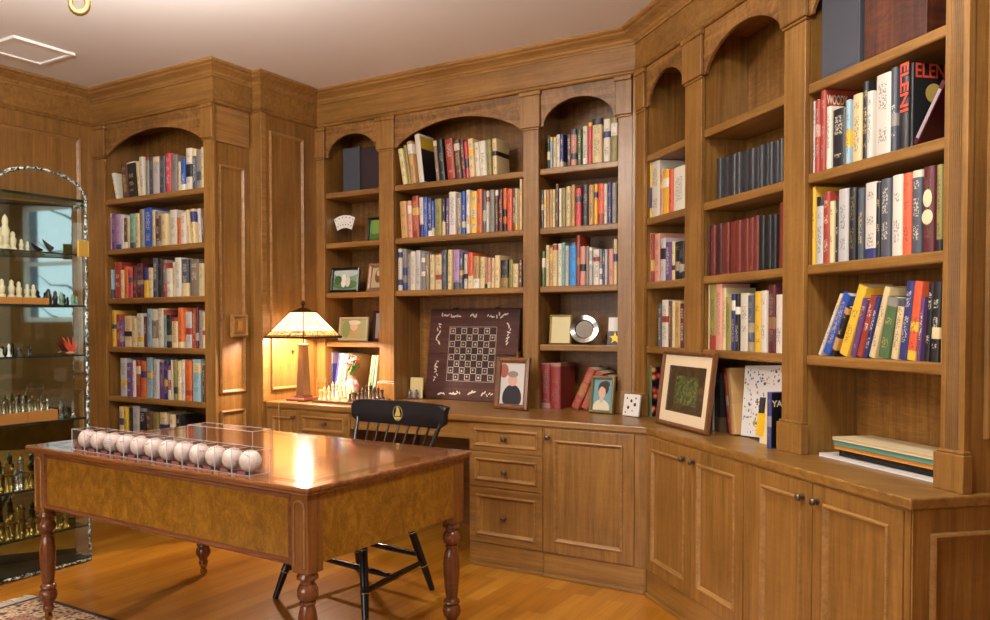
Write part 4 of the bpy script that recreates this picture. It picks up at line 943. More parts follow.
for sx, sy, tx, ty, fx, fy in ((-1, -1, .17, -.135, .262, -.262), (1, -1, .175, -.135, .325, -.272), (-1, 1, .155, .15, .255, .285), (1, 1, .155, .15, .230, .285)):
    a, b_ = (sx*tx, ty, .436), (sx*fx, fy, .002); legs[(sx, sy)] = (Vector(a), Vector(b_))
    l = T.part('leg', turned(a, b_, .019, (.34, .72)), BLACKL)
    m = MB()
    for t in (.34, .72):
        p = Vector(a).lerp(Vector(b_), t); d = (Vector(b_)-Vector(a)).normalized()*.0015
        m.tube([p-d, p+d], .0212, 10)
    T.part('pinstripe', m, GLINE, l)
P = lambda k, t: legs[k][0].lerp(legs[k][1], t)
L_, R_ = (P((-1, -1), .70), P((-1, 1), .68)), (P((1, -1), .70), P((1, 1), .68))
for a, b_ in (L_, R_, (L_[0].lerp(L_[1], .48), R_[0].lerp(R_[1], .48)), (P((-1, 1), .60), P((1, 1), .60))):
    T.part('stretcher', turned(a, b_, .0145, (.5,)), BLACKL)
def crest(x): return .30+.016*(1-(x/.30)**2)
for k in range(7):
    x = (k-3)*.0635
    T.part('spindle', MB().tube([(x*.80, .155+.025*(1-(x/.2)**2), .46), (x*.94, .245, .63), (x*1.05, crest(x*1.05)-.002, .782)], [.0055, .0065, .005], 8), BLACKL)
for sx in (-1, 1):
    T.part('back_post', MB().tube([(sx*.195, .15, .455), (sx*.235, .225, .62), (sx*.272, crest(.272)-.002, .80)], [.011, .0125, .010], 10), BLACKL)
m = MB(); N = 26; prof = []
for i in range(N+1):
    x = -.305+.61*i/N; e = max(0, abs(x)-.245)/.06
    zt, zb_ = .886-.010*e*e+.003*math.cos(x*8), .772+.026*e*e
    y = crest(x); w = .012
    prof.append([(x, y-w, zb_), (x, y-w-.003, zt-.02), (x, y-w+.004+.01*e, zt), (x, y+w+.014*e+.006, zt+.001), (x, y+w+.008, zt-.02), (x, y+w, zb_)])
vs = [p for q in prof for p in q]
fs = [(i*6+j, (i+1)*6+j, (i+1)*6+(j+1) % 6, i*6+(j+1) % 6) for i in range(N) for j in range(6)]+[[0, 1, 2, 3, 4, 5], [N*6+j for j in range(6)][::-1]]
m._add(vs, fs, 0, True); cr_ = T.part('crest_rail', m, BLACKL)
m = MB(); y = crest(0)-.0158
ov = [(.030*math.cos(a*PI/12), .829+.036*math.sin(a*PI/12)) for a in range(24)]
m.tube([(x, y, z) for x, z in ov]+[(ov[0][0], y, ov[0][1])], .0012, 5, cap=False)
sail = [(-.006, .862), (.008, .855), (.014, .828), (.018, .821), (.008, .815), (-.019, .815), (-.016, .823), (-.010, .836)]
m.prism(sail, y-.001, y+.002, 'y'); m.prism([(-.024, .810), (.023, .812), (.016, .799), (-.016, .798)], y-.001, y+.002, 'y')
T.part('gilt_emblem', m, plain('pale_gilt', 'd9c070', .45, Metallic=.4), cr_)

# ------------------------------------------------------------------ table lamp
LXY = (-3.552, 3.905); LAMPB = (LXY[0], LXY[1], 1.245)
T = Thing('table_lamp', 'lit table lamp with a leaded glass pyramid shade and bronze column', 'lamp', 0, (*LXY, .79), local=True); T.o.rotation_euler = (0, 0, math.radians(-47.6))
def sq(m, hd0, z0, hd1, z1, mat=0, caps=True):
    vs = [(h*math.cos(k*PI/2), h*math.sin(k*PI/2), z) for h, z in ((hd0, z0), (hd1, z1)) for k in range(4)]
    fs = [(k, (k+1) % 4, 4+(k+1) % 4, 4+k) for k in range(4)]
    if caps: fs += [(3, 2, 1, 0), (4, 5, 6, 7)]
    return m._add(vs, fs, mat)
T.part('base', sq(sq(sq(MB(), .108, .001, .112, .012), .104, .012, .090, .02), .062, .02, .05, .034), plain('lamp_base_red', '5e2a1c', .35), bevel=.002)
T.part('column', sq(sq(MB(), .047, .034, .030, .345), .040, .345, .040, .356), plain('lamp_column_bronze', '80603f', .4, Metallic=.3), bevel=.002)
T.part('stem', MB().tube([(0, 0, .356), (0, 0, .57)], .006, 8), BRASS)
SH = NT('leaded_glass'); tc = SH.add('ShaderNodeTexCoord'); sp = SH.add('ShaderNodeSeparateXYZ'); SH.link(tc.outputs['Object'], sp.inputs[0])
vn = SH.coords((22, 22, 30), False); ns = SH.noise(vn, 1, 4, .6, 1.0)
colr = SH.ramp(ns, [(.3, srgb('f4d4a6')), (.5, srgb('fcecd2')), (.7, srgb('fff8ec'))])
bandm = SH.math('LESS_THAN', sp.outputs[2], .437); vz = SH.add('ShaderNodeTexVoronoi'); SH.link(SH.coords((34, 34, 60), False), vz.inputs['Vector']); vz.inputs['Scale'].default_value = 1
bc = SH.ramp(vz.outputs['Distance'], [(.25, srgb('d9a24a')), (.5, srgb('f4d8a0')), (.8, srgb('8a5a28'))])
colr = SH.mix(bandm, colr, bc)
SH.link(colr, SH.b.inputs['Base Color']); SH.link(colr, SH.b.inputs['Emission Color']); SH.set(Emission_Strength=1.15, Roughness=.25)
tl = SH.add('ShaderNodeBsdfTranslucent'); SH.link(colr, tl.inputs[0]); mxs = SH.add('ShaderNodeMixShader'); mxs.inputs[0].default_value = .5
SH.link(SH.b.outputs[0], mxs.inputs[1]); SH.link(tl.outputs[0], mxs.inputs[2]); SH.link(mxs.outputs[0], SH.out.inputs[0])
m = MB(); H0, H1, Z0, Z1 = .236, .082, .398, .553
for k in range(4):
    a, b_ = k*PI/2, (k+1)*PI/2
    o0, o1, t0, t1 = [(h*math.cos(q), h*math.sin(q), z) for h, z, q in ((H0, Z0, a), (H0, Z0, b_), (H1, Z1, a), (H1, Z1, b_))]
    m._add([o0, o1, t1, t0], [(0, 1, 2, 3)], 0)
shd = T.part('shade', m, SH.m)
so = shd.modifiers.new('glass_thickness', 'SOLIDIFY'); so.thickness = .003; so.offset = 0
m = MB()
def pt(k, s, t):     # point on face k: s along 0..1, t up 0..1
    a, b_ = k*PI/2, (k+1)*PI/2; h = H0+(H1-H0)*t; z = Z0+(Z1-Z0)*t
    A, B = Vector((h*math.cos(a), h*math.sin(a), z)), Vector((h*math.cos(b_), h*math.sin(b_), z)); n = Vector((math.cos((a+b_)/2), math.sin((a+b_)/2), .9)).normalized()
    return A.lerp(B, s)+n*.002
for k in range(4):
    m.tube([pt(k, 0, 0), pt(k, 0, 1)], .0028, 6)
    for t in (.24, .62): m.tube([pt(k, 0, t), pt(k, 1, t)], .0011, 4)
    for s in (.2, .4, .6, .8): m.tube([pt(k, s, .24), pt(k, s, .62)], .0009, 4)
    for s in (.33, .66): m.tube([pt(k, s, .62), pt(k, s, 1)], .0009, 4)
T.part('leading', m, BRONZE, shd)
m = MB()
for k in range(4):
    m.tube([pt(k, 0, 0), pt(k, 1, 0)], .0085, 6); m.tube([pt(k, 0, .075), pt(k, 1, .075)], .0025, 5)
T.part('shade_rim', m, BRONZE, shd)
T.part('cap', sq(sq(MB(), .088, .553, .094, .560), .07, .560, .02, .582), BRONZE, bevel=.002)
T.part('finial', MB().lathe([(.006, .58), (.009, .588), (.006, .594), (.013, .603), (.015, .612), (.011, .622), (.002, .629)], (0, 0, 0), 12), BRONZE)
m = MB().ball((0, 0, .47), .022, 12, 8, 0, (1, 1, 1.3))
EM = NT('bulb_glow'); EM.set(Base_Color=(1, .8, .5), Emission_Color=(1, .72, .4), Emission_Strength=6.0)
T.part('bulb', m, EM.m)
cordm = MB().tube([(-3.50, 3.86, .7925), (-3.56, 3.80, .793), (-3.60, 3.752, .793), (-3.602, 3.7425, .7935), (-3.604, 3.7395, .786), (-3.605, 3.7395, .76), (-3.603, 3.739, .60)], .0022, 6)
solo('lamp_cord', cordm, plain('cord_tan', 'b8a078', .5), 'thin lamp cord hanging over the counter edge below the lamp', 'cord')
for yy, q in ((3.99, 'nearer the corner jog'), (4.09, 'nearer the bookcase')):
    T = Thing('wall_hook', f'small dark hook on the panel behind the lamp, {q}', 'hook', EAST, (yy, 3.73, 1.10))
    T.part('hook', MB().lathe([(.004, 0), (.004, -.012), (.009, -.014), (.009, -.02), (.001, -.024)], (yy, 3.73, 1.1), 10, axis='y'), PEWTER)
T = Thing('switch_plate', 'framed brass light switch plate on the panelled bookcase side', 'switch', EAST, (3.606, 3.806, 1.262))
T.part('plate_frame', MB().ring(3.535, 3.672, 1.19, 1.33, [(0, 3.806), (.003, 3.790), (.012, 3.784), (.020, 3.79), (.022, 3.806)]), OAKM)
T.part('plate', MB().box(3.557, 3.65, 3.797, 3.806, 1.212, 1.308), plain('brown_brass_plate', '7a5a2c', .4, Metallic=.5)); T.part('toggle', MB().box(3.586, 3.622, 3.791, 3.797, 1.232, 1.288), plain('brass_rocker', '8f6c38', .4, Metallic=.5))

# ------------------------------------------------------------------ chess sets
def chess_mesh(kind, mat):
    base = [(.0145, 0), (.0145, .004), (.012, .007), (.0085, .011)]
    P = {'pawn': base+[(.006, .024), (.008, .027), (.0055, .029), (.0085, .036), (.0065, .042), (.0005, .044)],
         'rook': base+[(.0075, .034), (.0105, .037), (.0105, .048), (.0075, .048), (.0075, .045), (.0005, .045)],
         'bishop': base+[(.006, .038), (.0095, .042), (.006, .045), (.0088, .054), (.006, .064), (.002, .067), (.0028, .070), (.0005, .073)],
         'king': base+[(.0065, .045), (.011, .05), (.007, .053), (.0085, .07), (.0105, .074), (.003, .08), (.0035, .088), (.0005, .092)]}[kind]
    m = MB().lathe(P, (0, 0, 0), 12)
    if kind == 'king': m.box(-.006, .006, -.0015, .0015, .083, .086)
    return m.mesh('chess_'+kind, mat)
CM = {}
def piece(kind, mat, loc, label, group, s=1.0):
    k = (kind, mat.name)
    if k not in CM: CM[k] = chess_mesh(kind, mat)
    o = bpy.data.objects.new('chess_'+kind, CM[k]); COL.objects.link(o); o.location = loc; o.scale = (s, s, s); o.rotation_euler = (0, 0, rr.uniform(0, 6))
    return tag(o, label, 'chess piece', group)
BX, BY, BS = -3.255, 4.015, .345
T = Thing('chess_board', 'wooden chess board lying on the counter between lamp and chair', 'chessboard', 0, (BX, BY, .79))
T.part('board', MB().box(BX-BS/2, BX+BS/2, BY-BS/2, BY+BS/2, .7908, .804), TWOOD, bevel=.002)
q = BS/9; ml = MB(); md = MB()
for i in range(8):
    for j in range(8):
        x, y = BX-4*q+i*q, BY-4*q+j*q; (ml if (i+j) % 2 else md).box(x, x+q, y, y+q, .8041, .8046)
T.part('pale_squares', ml, plain('maple_squares', 'd8b078', .35)); T.part('dark_squares', md, plain('walnut_squares', '70452a', .35))
back = ['rook', 'bishop', 'bishop', 'king', 'king', 'bishop', 'bishop', 'rook']
LIGHTP, DARKP = plain('boxwood_pieces', 'e4cc98', .35), plain('walnut_pieces', '4a2f1c', .35)
for j in range(8):
    y = BY-3.5*q+j*q
    for col, (kd, mt, nm, ps) in enumerate(((back[j], LIGHTP, 'pale', -3.5), ('pawn', LIGHTP, 'pale', -2.5), ('pawn', DARKP, 'dark', 2.5), (back[j], DARKP, 'dark', 3.5))):
        if kd == 'pawn' and j in (2, 5): ps += 1 if nm == 'pale' else -1
        side = 'lamp side' if nm == 'pale' else 'chair side'
        piece(kd, mt, (BX+ps*q, y, .8048), f"{nm} chess {kd} on the counter board, {ORD[j]} from the front, {side}", 'pieces on the counter board', 1.15)
T = Thing('candle_glass', 'amber candle in a clear tumbler beside the lamp base', 'candle', 0, (-3.50, 4.03, .79))
T.part('tumbler', MB().lathe([(.030, 0), (.033, .11), (.0315, .11), (.0285, .004), (.0005, .004)], (-3.50, 4.03, .7906), 16), GLASS)
T.part('candle', MB().lathe([(.0005, .006), (.027, .006), (.029, .062), (.0005, .06)], (-3.50, 4.03, .7906), 14), plain('amber_wax', 'e0b850', .4, Emission_Color=(0, 0, 0, 1)))
T = Thing('flower_vase', 'floral china vase of pink and red flowers in the narrow bay', 'vase', 0, (-3.43, 4.235, .79))
CH = NT('floral_china'); v = CH.coords((48, 48, 48), False); vo = CH.add('ShaderNodeTexVoronoi'); CH.link(v, vo.inputs['Vector']); vo.inputs['Scale'].default_value = 1
CH.link(CH.ramp(vo.outputs['Color'], [(.25, srgb('ece0c8')), (.5, srgb('e8d8c0')), (.6, srgb('6f9a4c')), (.75, srgb('d8788a'))]), CH.b.inputs['Base Color']); CH.set(Roughness=.15)
T.part('vase', MB().lathe([(.026, 0), (.028, .006), (.024, .014), (.046, .05), (.05, .075), (.040, .105), (.026, .125), (.03, .14), (.027, .14), (.023, .125), (.0005, .1)], (-3.43, 4.235, .7906), 20), CH.m)
m1, m2, m3 = MB(), MB(), MB()
for k in range(16):
    a = rr.uniform(0, 2*PI); r_ = rr.uniform(.005, .045); zt = .79+rr.uniform(.17, .27); x, y = -3.43+r_*math.cos(a), 4.225+r_*math.sin(a)*.7
    m3.tube([(-3.43+.3*r_*math.cos(a), 4.235, .90), (x, y, zt)], .0016, 5)
    b_ = m1 if k % 2 else m2
    for j in range(6):
        t = j*PI/3; b_.ball((x+.011*math.cos(t), y+.011*math.sin(t), zt), .0095, 8, 5, 0, (1, 1, .55))
    b_.ball((x, y, zt+.004), .007, 8, 5)
    m3.ball((x+.015, y-.004, zt-.035), .014, 8, 5, 0, (.5, 1, 1.2))
T.part('red_flowers', m1, plain('flower_red', 'd23c4a', .6)); T.part('pink_flowers', m2, plain('flower_pink', 'f0b8b0', .6)); T.part('foliage', m3, plain('leaf_green', '5c7a3a', .6))

# ------------------------------------------------------------------ glass display cabinet
GX0, GX1, GY0, GY1 = -4.29, -3.985, 2.185, 2.70
T = Thing('display_cabinet', 'tall glass display cabinet with chipped edges and an arched top, full of chess sets', 'cabinet', 0, (-4.14, 2.44, 0))
ym = (GY0+GY1)/2; hw = (GY1-GY0)/2; out = [(GY0, .004), (GY1, .004), (GY1, 1.92)]
for k in range(1, 16):
    a = PI*k/16; out.append((ym+hw*math.cos(a), 1.92+.138*math.sin(a)))
out.append((GY0, 1.92))
door = T.part('front_pane', MB().prism(out, GX1-.008, GX1, 'x'), GLASS)
m = MB(); ed = []
for k in range(33):
    a = PI*k/32; ed.append((GX1-.003, ym+hw*math.cos(a), 1.92+.138*math.sin(a)))
def rough_edge(pts, r, n=4):
    P = [];
    for i in range(len(pts)-1):
        A, B = Vector(pts[i]), Vector(pts[i+1]); L = max(1, int((B-A).length/.018))
        for j in range(L): P.append(A.lerp(B, j/L))
    P.append(Vector(pts[-1]))
    return [p+Vector((0, rr.uniform(-.003, .003), rr.uniform(-.003, .003))) for p in P], [r*rr.uniform(.6, 1.3) for _ in P]
for pts in (ed, [(GX1-.004, GY1-.006, 1.93), (GX1-.004, GY1-.006, .006)], [(GX1-.004, GY0+.006, 1.93), (GX1-.004, GY0+.006, .006)], [(GX1-.004, GY0, .012), (GX1-.004, GY1, .012)]):
    p, r_ = rough_edge(pts, .0085); m.tube(p, r_, 6)
T.part('chipped_edge', m, CHIP, door)
m = MB().box(GX0, GX1-.012, GY1-.008, GY1, .004, 1.92); T.part('side_pane', m, GLASS)
m = MB()
for z in (.02, 1.9): m.box(GX0, GX1-.012, GY1-.0085, GY1+.0005, z-.01, z+.01)
p, r_ = rough_edge([(GX0+.01, GY1-.004, .01), (GX0+.01, GY1-.004, 1.92)], .007); m.tube(p, r_, 6)
T.part('chipped_edge', m, CHIP)
mv = [(GX0+.030, GY0), (GX0+.185, GY1-.01), (GX0+.178, GY1-.008), (GX0+.023, GY0+.002)]  # mirror turned so that it catches the added side window
T.part('mirror_back', MB().prism(mv, .03, 1.915, 'z'), MIRROR)
T.part('top_pane', MB().box(GX0, GX1-.008, GY0, GY1, 1.92, 1.928).box(GX1-.011, GX1-.0082, GY0, GY1-.003, 1.917, 1.931, 1), [SHELFG, GEDGE])
T.part('base', MB().box(GX0, GX1-.009, GY0, GY1-.009, .001, .028), plain('cabinet_base', '2c2a22', .3))
SHZ = (.20, .44, .776, 1.112, 1.373, 1.643)
for z in SHZ:
    T.part('glass_shelf', MB().prism([(GX1-.012, GY0+.01), (GX1-.012, GY1-.012), (GX0+.19, GY1-.012), (GX0+.038, GY0+.01)], z-.008, z-.0004, 'z').box(GX1-.0118, GX1-.0105, GY0+.01, GY1-.012, z-.0085, z, 1), [SHELFG, GEDGE])
m = MB().box(GX1-.005, GX1+.008, GY1-.058, GY1+.002, 1.63, 1.715).box(GX1-.03, GX1+.008, GY1+.0006, GY1+.006, 1.63, 1.715); T.part('hinge', m, plain('hammered_gold', 'd0a84c', .4, Metallic=.6), door, bevel=.003)
def gy(px): return 2.21+(px/88)*.48
FG = {'carved': [(.018, 0), (.018, .008), (.012, .014), (.015, .03), (.017, .05), (.010, .062), (.012, .072), (.009, .082), (.0005, .09)]}
CM[('carved', 0)] = MB().lathe(FG['carved'], (0, 0, 0), 12).mesh('carved_figure', IVORY)
CM[('carved', 1)] = MB().lathe(FG['carved'], (0, 0, 0), 12).mesh('carved_figure', EBONY)
CM[('carved', 2)] = MB().lathe(FG['carved'], (0, 0, 0), 12).mesh('carved_figure', plain('jade_green', '7c9a84', .25))
def carved(k, x, y, z, s, label, group):
    o = bpy.data.objects.new('carved_figure', CM[('carved', k)]); COL.objects.link(o); o.location = (x, y, z+.0004); o.scale = (min(s, 1.25), min(s, 1.25), s)
    return tag(o, label, 'figure', group)
XS = GX1-.065
for px, h in ((2, .085), (9, .115), (15, .175), (22, .095), (30, .06), (36, .05)):
    carved(0, XS, gy(px), 1.643, h/.09, {.175: 'tallest ivory carved figure on the top glass shelf', .115: 'second tallest ivory carved figure on the top glass shelf'}.get(h, f"{'medium' if h > .08 else 'small'} ivory carved figure, {'beside the tallest' if px == 22 else ('outermost' if px == 2 else ('fifth in the row' if px == 30 else 'last in the row'))} on the top glass shelf"), 'ivory figures on the top glass shelf')
T = Thing('reflection_horn', 'dark curved horn carving imitating a reflection on the top glass shelf', 'silhouette', 0, (XS, gy(56), 1.643))  # added shape in place of a dark reflection above the top shelf
T.part('horn', MB().tube([(XS, gy(60), 1.662), (XS, gy(57), 1.674), (XS, gy(54), 1.69), (XS, gy(51), 1.71)], [.017, .014, .009, .002], 8), EBONY); T.part('stand', MB().lathe([(.02, .0005), (.018, .008), (.01, .009)], (XS, gy(60), 1.643), 12), EBONY)
def tray(z, p0, p1, label, h=.035):
    T = Thing('wooden_tray', label, 'tray', 0, (XS, (gy(p0)+gy(p1))/2, z))
    y0, y1 = max(GY0+.02, gy(p0)), gy(p1); x0, x1 = XS-.035, XS+.045
    T.part('tray', MB().box(x0, x1, y0, y1, z+.0005, z+h), plain('tray_oak', 'b8783a', .4), bevel=.002); T.part('tray_line', MB().box(x1, x1+.0006, (y0+y1)/2-.001, (y0+y1)/2+.001, z+.004, z+h-.004), TWOOD)
tray(1.373, -6, 52, 'long wooden tray under the ivory row on the second glass shelf')
for i, px in enumerate((3, 10, 19, 26, 34, 40)):
    carved(0, XS+.01, gy(px), 1.408, (.075, .09, .088, .08, .07, .068)[i]/.09, f"ivory carved chessman standing on the wooden tray, {ORD[i]} along the second glass shelf", 'ivory chessmen on the wooden tray')
for i, (px, h) in enumerate(((56, .085), (63, .075), (72, .06))):
    carved(1, XS, gy(px), 1.373, h/.09, f"dark carved figure, {ORD[i]} of three beside the wooden tray in the glass cabinet", 'dark figures beside the tray')
for i, (px, h) in enumerate(((67, .07), (79, .062), (83, .05))):
    carved(2, XS+.02, gy(px), 1.373, h/.09, f"jade green carved figure, {ORD[i]} of three near the cabinet hinge side", 'jade figures in the cabinet')
kinds = ['pawn', 'rook', 'bishop', 'king']
for i in range(9):
    px = 1+i*4.6
    piece(('pawn', 'rook', 'pawn', 'bishop')[i % 4], (plain('white_enamel', 'dedad0', .3) if i == 0 else bpy.data.materials['white_enamel']) if i < 4 else EBONY, (XS+(.02 if i % 2 else -.005), gy(px), 1.1124),
          f"small {'white' if i < 4 else 'black'} chess piece, {ORD[i]} along the third glass shelf", 'small pieces on the third glass shelf', .9)
T = Thing('red_coral', 'branching red coral on the third glass shelf', 'coral', 0, (XS, gy(80), 1.112))
m = MB()
for k in range(16):
    a = rr.uniform(-1, 1); b_ = rr.uniform(-1, 1); h = rr.uniform(.04, .095)
    m.tube([(XS, gy(80), 1.118), (XS+.015*b_, gy(80)+.02*a, 1.112+h*.5), (XS+.02*b_, gy(78)+.038*a, 1.112+h)], [.006, .005, .0025], 6)
T.part('coral_branch', m, plain('coral_red', 'd8543a', .5)); T.part('coral_foot', MB().ball((XS, gy(78), 1.1208), .02, 10, 6, 0, (1, 1.2, .4)), plain('coral_pale', 'e8a070', .5))
tray(.776, -6, 59, 'wooden chess box with pieces standing on it in the glass cabinet', .055)
for r_ in range(3):
    for i in range(9):
        px = 2+i*6.0
        piece(kinds[(i*3+r_) % 4], GILT if r_ % 2 else STEEL, (XS-.022+r_*.026, gy(px), .8315), f"{'gilt' if r_ % 2 else 'silver'} chess piece on the wooden box, {ORD[i]} along the {('rear', 'middle', 'front')[r_]} row", 'metal pieces on the wooden box', .85)
CLEAR = plain('crystal_glass', 'e0e0dc', .05, Transmission_Weight=.9)
for i, px in enumerate((67, 80)):
    piece('king', CLEAR, (XS, gy(px), .7764), f"clear crystal chess king, {('beside the wooden box', 'at the cabinet side')[i]} on the fourth glass shelf", 'crystal kings', 1.0)
for r_ in range(2):
    for i in range(8):
        piece(kinds[(i+2*r_) % 4], GILT if (i+r_) % 3 else STEEL, (XS-.03+r_*.055, gy(1+i*9.5), .4404), f"large {'gilt' if (i+r_) % 3 else 'silver'} chess piece, {ORD[i]} in the {('rear', 'front')[r_]} row of the fifth glass shelf", 'large pieces on the fifth glass shelf', 1.75)
        piece(kinds[(i+r_) % 4], GILT, (XS-.03+r_*.055, gy(1+i*9.5), .2004), f"gilt chess piece, {ORD[i]} in the {('rear', 'front')[r_]} row of the lowest glass shelf", 'gilt pieces on the lowest glass shelf', 1.7)

# ------------------------------------------------------------------ rug
RG = NT('oriental_rug'); tc = RG.add('ShaderNodeTexCoord'); sp = RG.add('ShaderNodeSeparateXYZ'); RG.link(tc.outputs['Generated'], sp.inputs[0])
dx = RG.math('SUBTRACT', .5, RG.math('ABSOLUTE', RG.math('SUBTRACT', sp.outputs[0], .5))); dy = RG.math('SUBTRACT', .5, RG.math('ABSOLUTE', RG.math('SUBTRACT', sp.outputs[1], .5)))
d = RG.math('MINIMUM', RG.math('MULTIPLY', dx, 2.7), RG.math('MULTIPLY', dy, 1.7))
vo = RG.add('ShaderNodeTexVoronoi'); RG.link(RG.coords((30, 30, 30), False), vo.inputs['Vector']); vo.inputs['Scale'].default_value = 1
vn = RG.noise(RG.coords((55, 55, 55), False), 1, 3, .6, 1.5)
f1 = RG.ramp(vo.outputs['Distance'], [(.2, srgb('7a2a24')), (.42, srgb('d8bf98')), (.6, srgb('b59a78')), (.8, srgb('3a3446'))])
f2 = RG.ramp(vn, [(.42, srgb('6e201e')), (.52, srgb('c8a888')), (.6, srgb('4a2a30'))])
c = RG.mix(RG.math('GREATER_THAN', d, .17), f1, f2); c = RG.mix(RG.math('LESS_THAN', d, .022), c, srgb('2f2c33'))
RG.link(c, RG.b.inputs['Base Color']); RG.set(Roughness=.95)
T = Thing('rug', 'patterned red and cream oriental rug under the front of the desk', 'rug', 0, (-2.3, 1.35, 0))
T.part('pile', MB().box(-3.655, -.95, .5, 2.205, .0005, .007), RG.m)
m = MB()
for k in range(150):
    y = .51+k*.0113; m.tube([(-3.655, y, .005), (-3.70, y+rr.uniform(-.006, .006), .003), (-3.735, y+rr.uniform(-.012, .012), .002)], [.003, .0032, .002], 4)
f = T.part('fringe', m, plain('fringe_cotton', 'd8cdb8', .9)); f['kind'] = 'stuff'

CBRASS = plain('aged_brass', '5a3f18', .45, Metallic=.75)
# ------------------------------------------------------------------ brass chandelier (only the tip of one arm hangs into view)
CX, CY = -2.51, 1.68; CHAND = (CX, CY, 2.5)
T = Thing('chandelier', 'brass chandelier whose curled arm dips into view at the ceiling', 'chandelier', 0, (CX, CY, ZC))
T.part('canopy', MB().lathe([(.065, ZC-.0006), (.06, ZC-.02), (.02, ZC-.035), (.012, ZC-.04)], (CX, CY, 0), 18), BRASS)
T.part('stem', MB().lathe([(.012, 2.77), (.012, 2.62), (.035, 2.60), (.045, 2.57), (.03, 2.535), (.012, 2.52), (.018, 2.505), (.0005, 2.49)], (CX, CY, 0), 14), BRASS)
a0_ = math.atan2(.55, -.83)
for k in range(4):
    a = a0_+k*PI/2; ux, uy = math.cos(a), math.sin(a); tx, ty = -uy, ux
    L = lambda r, z, s=0: (CX+ux*r+tx*s, CY+uy*r+ty*s, z)
    pts = [L(.03, 2.58), L(.09, 2.545), L(.16, 2.54), L(.22, 2.57), L(.27, 2.57)]; rad = [.007, .007, .007, .007, .008]
    for q in range(15):
        w = PI*.62-q*PI*1.75/14; sr = .036*(1-.022*q); pts.append(L(.285, 2.432+sr*1.15*math.sin(w)+(.06 if q == 0 else .02 if q == 1 else 0), -sr*math.cos(w))); rad.append(.0075+.004*math.sin(PI*q/14))
    m = MB().tube(pts, rad, 10)
    ar = T.part('arm', m, CBRASS)
    T.part('candle_cup', MB().lathe([(.008, 2.565), (.03, 2.585), (.032, 2.59), (.012, 2.59), (.011, 2.65)], L(.25, 0), 12), BRASS, ar)
    T.part('bulb', MB().ball(L(.25, 2.675), .016, 10, 8, 0, (1, 1, 1.6)), EM.m, ar)

# bare tree added outside the side window (met only in the cabinet's mirror)
tx0, ty0 = w2(-1.0, 2.85)
m = MB(); m.tube([(tx0, ty0, 0), (tx0+.03, ty0, 1.0), (tx0-.02, ty0+.03, 2.0), (tx0+.05, ty0, 2.9)], [.05, .04, .028, .012], 8)
for k in range(9):
    z = 1.0+k*.2; a = rr.uniform(-1, 1); s = 1 if k % 2 else -1
    p0 = Vector((tx0, ty0, z)); u_ = Vector((S2*s, -S2*s, 0)); m.tube([p0, p0+u_*.25+Vector((0, 0, .12)), p0+u_*.5+Vector((0, 0, .14+.1*a)), p0+u_*.75+Vector((0, 0, .3+.1*a))], [.016, .012, .008, .003], 6)
tg = Thing('mirrored_tree', 'bare branching tree added outside the window, mirrored in the glass cabinet', 'tree', 0, (tx0, ty0, 0)); tg.part('branches', m, plain('bark', '2e2722', .8))
# ------------------------------------------------------------------ camera and light
cam = bpy.data.cameras.new('camera'); co = bpy.data.objects.new('camera', cam); COL.objects.link(co); SC.camera = co
F = 830.595; yaw, pit, rol = math.radians(-32.979), math.radians(-1.494), math.radians(-.1364)
cam.sensor_fit = 'HORIZONTAL'; cam.sensor_width = 36; cam.lens = F/990*36
cam.shift_x = 55.646/990; cam.shift_y = 35.52/990; cam.clip_start = .05
W = Vector((math.sin(yaw)*math.cos(pit), math.cos(yaw)*math.cos(pit), math.sin(pit))); R0 = Vector((math.cos(yaw), -math.sin(yaw), 0)); U0 = R0.cross(W)
R = math.cos(rol)*R0+math.sin(rol)*U0; U = -math.sin(rol)*R0+math.cos(rol)*U0
M = Matrix((R, U, -W)).transposed().to_4x4(); M.translation = (0, 0, 1.27); co.matrix_world = M

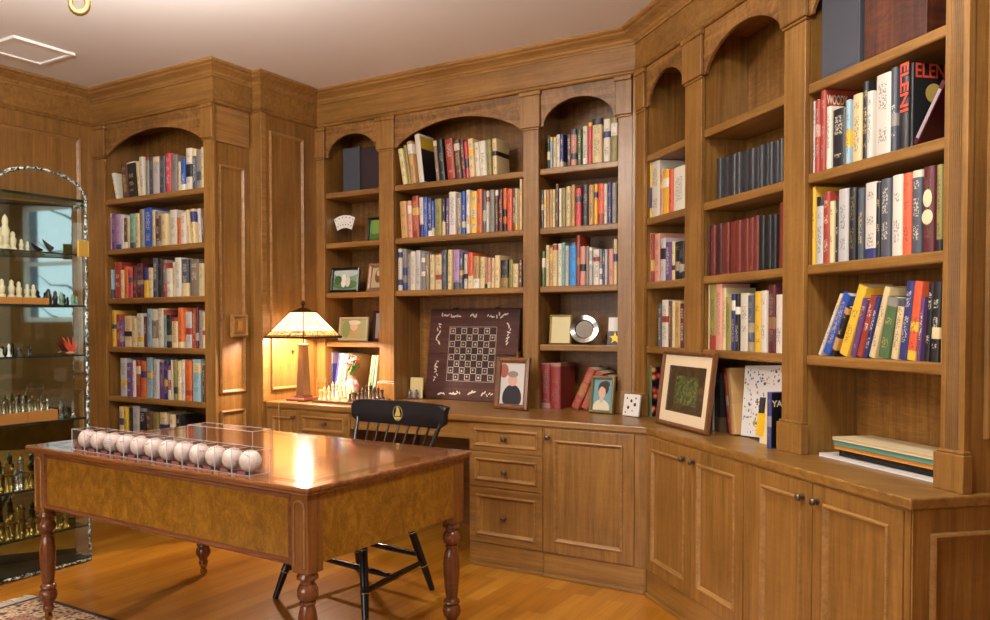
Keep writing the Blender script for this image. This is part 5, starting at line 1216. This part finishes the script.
def light(name, typ, loc, power, col, **kw):
    l = bpy.data.lights.new(name, typ); l.energy = power; l.color = col
    for k, v in kw.items():
        if k != 'aim': setattr(l, k, v)
    o = bpy.data.objects.new(name, l); COL.objects.link(o); o.location = loc
    if 'aim' in kw: o.rotation_euler = (Vector(kw['aim'])-Vector(loc)).to_track_quat('-Z', 'Y').to_euler()
    return o
wx, wy = w2((WT0+WT1)/2, 3.3)
light('added_window_light', 'AREA', (wx, wy, (WZ0+WZ1)/2+.2), 34, (.82, .91, 1), shape='RECTANGLE', size=2.6, size_y=2.4, aim=(wx-S2, wy-S2, (WZ0+WZ1)/2+.2))  # lights the added, unseen side window for the cabinet mirror
light('front_window_fill', 'AREA', ((FX0+FX1)/2, -2.56, (FZ0+FZ1)/2), 118, (1, .98, .95), shape='RECTANGLE', size=FX1-FX0, size_y=FZ1-FZ0, aim=((FX0+FX1)/2, 3, (FZ0+FZ1)/2))  # added fill through the unseen front window
light('chandelier_glow', 'POINT', CHAND, 95, (1, .94, .88), shadow_soft_size=.22)
light('ceiling_bounce_fill', 'AREA', (CHAND[0], CHAND[1], 2.44), 125, (1, .95, .88), shape='DISK', size=.5, aim=(CHAND[0], CHAND[1], 2.8))  # added disc under the chandelier, bounces fill off the ceiling
light('desk_side_fill', 'AREA', (-.45, 1.95, 2.78), 52, (1, .97, .92), shape='DISK', size=.45, aim=(-1.0, 2.0, 0))  # added fill for the desk's right side, no fixture
light('lamp_bulb', 'POINT', LAMPB, 95, (1, .76, .60), shadow_soft_size=.04)
SC.world = bpy.data.worlds.new('world'); SC.world.use_nodes = True
SC.world.node_tree.nodes['Background'].inputs[0].default_value = (.6, .68, .8, 1); SC.world.node_tree.nodes['Background'].inputs[1].default_value = .3
SC.view_settings.view_transform = 'Standard'; SC.view_settings.look = 'None'; SC.view_settings.gamma = 1; SC.view_settings.exposure = 0
SC.view_settings.use_curve_mapping = False
SC.cycles.use_denoising = True; SC.cycles.max_bounces = 8; SC.cycles.diffuse_bounces = 4; SC.cycles.transparent_max_bounces = 24; SC.cycles.sample_clamp_indirect = 4
